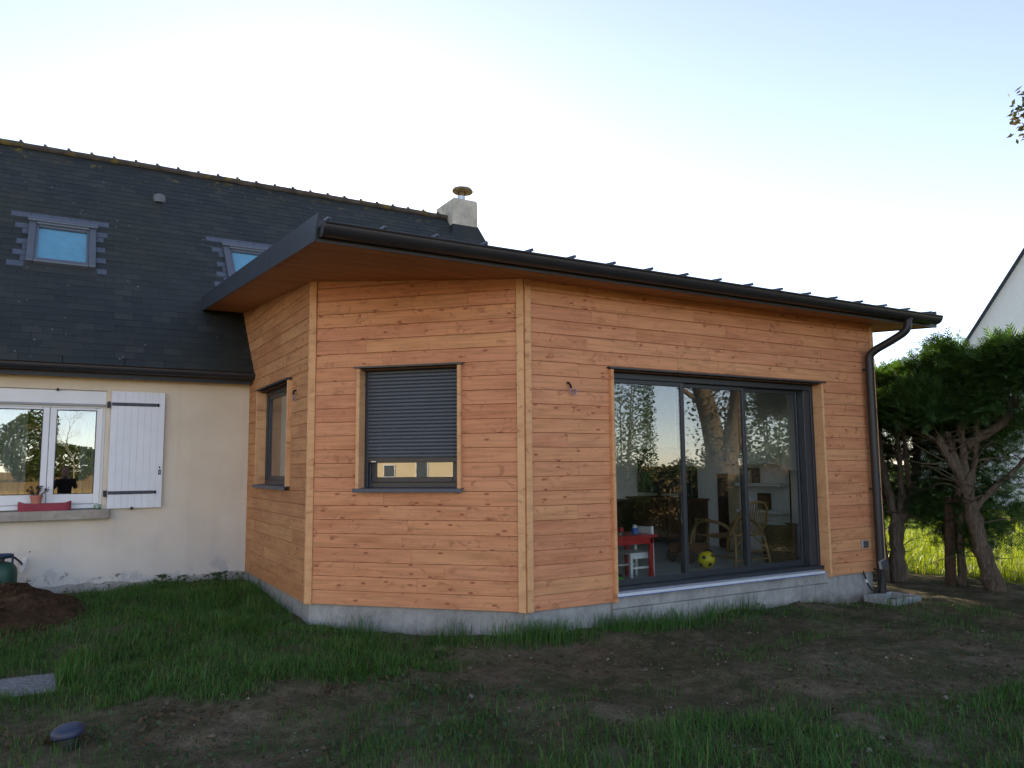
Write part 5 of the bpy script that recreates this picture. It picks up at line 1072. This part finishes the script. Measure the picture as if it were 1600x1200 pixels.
def shrub(label, base, rx, ry, h, leaf, n, ls, group='garden shrubs mirrored in the sliding door'):
    t = thing('shrub', label, 'shrub', base, group); m = MB(); d = norm(rng.normal(size=(n, 3))); rr = rng.uniform(.55, 1.0, n)**.6; lump = .75+.5*vnoise(d[:, 0]*2.5+base[0], d[:, 2]*2.5+d[:, 1]*2, 51)
    P = d*(rr*lump)[:, None]*np.array([rx, ry, h/2]) + np.array([0, 0, h*.52]); P = P[P[:, 2] > .05]
    for k in range(9): e = P[rng.integers(len(P))]; m.tube(smoothpath([(base[0], base[1], base[2]), tuple(np.array(base)+e*.5+np.array([0, 0, .1])), tuple(np.array(base)+e*.95)], 3), [.03]*1+lerp_list([.026, .006], 6), 6)
    m.build('stems', 'bark_cypress', t); link('foliage', leaf_quads(P, ls, asp=1.4), leaf, t, base)
shrub('tall dark evergreen shrub mirrored in the left door panel', (6.3, -6.3, -.3), .8, .8, 5.4, 'cypress', 15000, .045)
for k, (x, y, rx, h, lf, lb) in enumerate(((7.2, -7.6, 1.0, 1.75, 'shrub_leaf', 'yellow-green shrub mirrored low in the left door panel'), (8.1, -6.5, 1.0, 1.8, 'shrub_leaf', 'olive green shrub mirrored beside the first door mullion'), (8.5, -5.6, .9, 1.75, 'shrub_leaf', 'rounded green shrub mirrored behind the twin-trunked tree'),
    (8.3, -3.9, .85, 1.7, 'red_leaf', 'reddish shrub mirrored in the right door panel'), (7.9, -2.9, .8, 1.6, 'shrub_leaf', 'leafy green shrub mirrored next to the right door frame'), (9.6, -4.7, 1.1, 2.1, 'shrub_leaf', 'tall loose green shrub mirrored in the right door panel'))):
    shrub(lb, (x, y, -.3), rx, rx*.9, h, lf, 8500, .05)
shrub('dark upright conifer mirrored in the right door panel', (10.9, -6.3, -.3), .95, .95, 7., 'cypress', 11000, .075)
# things mirrored in the white window
random.seed(5)
broadleaf('bare_sapling', 'thin bare young tree mirrored in the right pane of the white window', (-3.3, -16.5, -.3), [((-3.3, -16.5, 1.5), (0, 0, 1), .8, .026, [(-3.3, -16.5, -.4), (-3.28, -16.5, .7), (-3.3, -16.5, 1.5)])], 'bark_pale', 'dry_grass', 1, .03, .1, 4)
shrub('round dark green tree mirrored in the left pane of the white window', (-7.6, -112, -.3), 4.2, 4, 10., 'shrub_leaf', 9000, .30, 'trees mirrored in the white window')
shrub('low hedge bush mirrored behind the bare young tree', (-2.6, -118, -.3), 5.5, 3, 5.2, 'shrub_leaf', 8000, .30, 'trees mirrored in the white window')

# ------------------------------------------------------------------ neighbouring houses
def gabled(name, label, corner, u, width, length, eave, slope, wall, roofm, wins, group=None):
    """corner = left foot of the gable seen from outside, u = unit direction along the gable, length runs behind it"""
    u = Vector((*u, 0)).normalized(); v = Vector((-u.y, u.x, 0)); c = Vector((*corner, -.4)); t = thing(name, label, 'house', c); H = eave+.4; ap = H+width/2*slope
    def W(a, b, z): return c + u*a + v*b + Vector((0, 0, z))
    MB().prism([(0, 0), (width, 0), (width, H), (width/2, ap), (0, H)], 0, length, lambda p, s_: W(p[0], s_, p[1])).build('wall', wall, t)
    ov = .28; th = .16
    for s_ in (0, 1):
        x0 = -ov if not s_ else width+ov; z0 = H-ov*slope
        pl = [(x0, z0+.02), (width/2, ap+.02), (width/2, ap+th+.06), (x0, z0+th)]; MB().prism(pl if not s_ else pl[::-1], -.22, length+.22, lambda p, q: W(p[0], q, p[1])).build('roof', roofm, t)
    for (a, z, w_, h_) in wins:
        f = MB(); 
        for (p, q, e, g_) in ((a, a+w_*.06, z, z+h_), (a+w_*.94, a+w_, z, z+h_), (a, a+w_, z, z+w_*.06), (a, a+w_, z+h_-w_*.06, z+h_)):
            b = MB().box(p, q, -.03, .02, e, g_); f.add([W(*q_) for q_ in b.v], b.f)
        wn_ = f.build('window', 'white_pvc', t); b = MB().box(a+.02, a+w_-.02, -.012, .015, z+.02, z+h_-.02); MB().add([W(*q_) for q_ in b.v], b.f).build('pane', 'black_gloss', wn_)
        b = MB().bevbox(a-.1, a+w_+.1, -.1, .01, z-.09, z-.005, .01); MB().add([W(*q_) for q_ in b.v], b.f).build('sill', 'stone_sill', wn_)
    return t
gabled('neighbour_house', 'white gabled house with dark roof edge rising behind the hedge', (23.33, 10.79), (.5, -.87), 9, 10, 2.9, 1.56, 'neighbour_wall', 'dark_roof', [(4.2, 1.4, 1.3, 1.3)])
gabled('yellow_house', 'sunlit cream yellow house mirrored under the lowered roller blind', (-14.6, -9.3), (-.66, .75), 9.8, 9, 3.2, .9, 'yellow_wall', 'dark_roof', [(4.86, 1.40, .40, .42), (3.72, 1.34, .42, .6), (7.1, 1.2, .8, 1.1)])
# overhead lines
for k, (z1, z2) in enumerate(((8.75, 9.2), (9.5, 9.75))):
    t = thing('overhead_line', ('lower' if k == 0 else 'upper')+' thin overhead line crossing the sky above the hedge', 'cable', (46, 27, z1)); pts = [(38+16*s_, 39.8-25.2*s_, z1+(z2-z1)*s_-1.0*s_*(1-s_)*1.2+.3) for s_ in np.linspace(0, 1, 12)]
    MB().tube(pts, .014, 5).build('line', 'black_rubber', t)

# ------------------------------------------------------------------ the photographer, seen only as a reflection in the white window
def person():
    bx_, by_ = -3.62, -6.98; z0 = float(gz(bx_, by_)); t = thing('person', 'person in dark jacket raising a camera, mirrored small in the white window', 'person', (bx_, by_, z0))
    J = dict(pel=(0, 0, .88), sp=(0, -.01, 1.10), ch=(0, -.02, 1.30), nk=(0, -.01, 1.42), hd=(0, .02, 1.52), ht=(0, .02, 1.62),
             shl=(-.17, -.01, 1.35), ell=(-.24, .12, 1.16), wrl=(-.10, .30, 1.36), hal=(-.06, .33, 1.41), shr=(.17, -.01, 1.35), elr=(.24, .12, 1.16), wrr=(.10, .30, 1.36), har=(.06, .33, 1.41),
             hpl=(-.09, 0, .82), knl=(-.10, .02, .46), anl=(-.11, 0, .08), tol=(-.12, .15, .03), hpr=(.09, 0, .82), knr=(.10, .02, .46), anr=(.11, 0, .08), tor=(.12, .15, .03))
    Rr = dict(pel=.13, sp=.125, ch=.14, nk=.055, hd=.085, ht=.07, shl=.065, ell=.048, wrl=.035, hal=.038, shr=.065, elr=.048, wrr=.035, har=.038, hpl=.09, knl=.06, anl=.042, tol=.035, hpr=.09, knr=.06, anr=.042, tor=.035)
    K = list(J); E_ = [('pel', 'sp'), ('sp', 'ch'), ('ch', 'nk'), ('nk', 'hd'), ('hd', 'ht'), ('ch', 'shl'), ('shl', 'ell'), ('ell', 'wrl'), ('wrl', 'hal'), ('ch', 'shr'), ('shr', 'elr'), ('elr', 'wrr'), ('wrr', 'har'), ('pel', 'hpl'), ('hpl', 'knl'), ('knl', 'anl'), ('anl', 'tol'), ('pel', 'hpr'), ('hpr', 'knr'), ('knr', 'anr'), ('anr', 'tor')]
    me = bpy.data.meshes.new('m'); me.from_pydata([J[k] for k in K], [(K.index(a), K.index(b)) for a, b in E_], []); o = link('body', me, 'jacket', t, (bx_, by_, z0))
    md = o.modifiers.new('skin', 'SKIN'); sv = me.skin_vertices[0].data
    for i, k in enumerate(K): sv[i].radius = (Rr[k], Rr[k]); sv[i].use_root = k == 'pel'
    o.modifiers.new('sub', 'SUBSURF').levels = 2; o.modifiers['sub'].render_levels = 2
    MB().lathe([(.0, -.125), (.05, -.12), (.078, -.07), (.088, 0), (.085, .05), (.06, .10), (0, .118)], 18, (bx_, by_+.03, z0+1.57)).build('head', 'skin', t, True)
    MB().lathe([(.094, -.01), (.097, .03), (.085, .075), (.05, .115), (0, .126)], 18, (bx_, by_+.012, z0+1.575)).build('hair', 'hair', t, True)
    for sx in (-1, 1):
        MB().lathe([(0, -.04), (.03, -.03), (.035, .01), (.028, .04), (0, .05)], 12, (bx_+sx*.065, by_+.34, z0+1.42)).build('hand', 'skin', t, True)
        for k in range(4): MB().tube(smoothpath([(bx_+sx*.07, by_+.34, z0+1.40+.018*k), (bx_+sx*.055, by_+.385, z0+1.41+.018*k), (bx_+sx*.03, by_+.375, z0+1.415+.016*k)], 3), .009, 7).build('finger', 'skin', t, True)
    cm = thing('compact_camera', 'small silver camera held up by the mirrored person', 'camera', (bx_, by_+.36, z0+1.40)); MB().bevbox(bx_-.05, bx_+.05, by_+.345, by_+.372, z0+1.40, z0+1.46, .006).build('case', 'steel', cm); MB().tube([(bx_, by_+.372, z0+1.43), (bx_, by_+.40, z0+1.43)], .022, 16).build('lens', 'black_gloss', cm, True)
person()
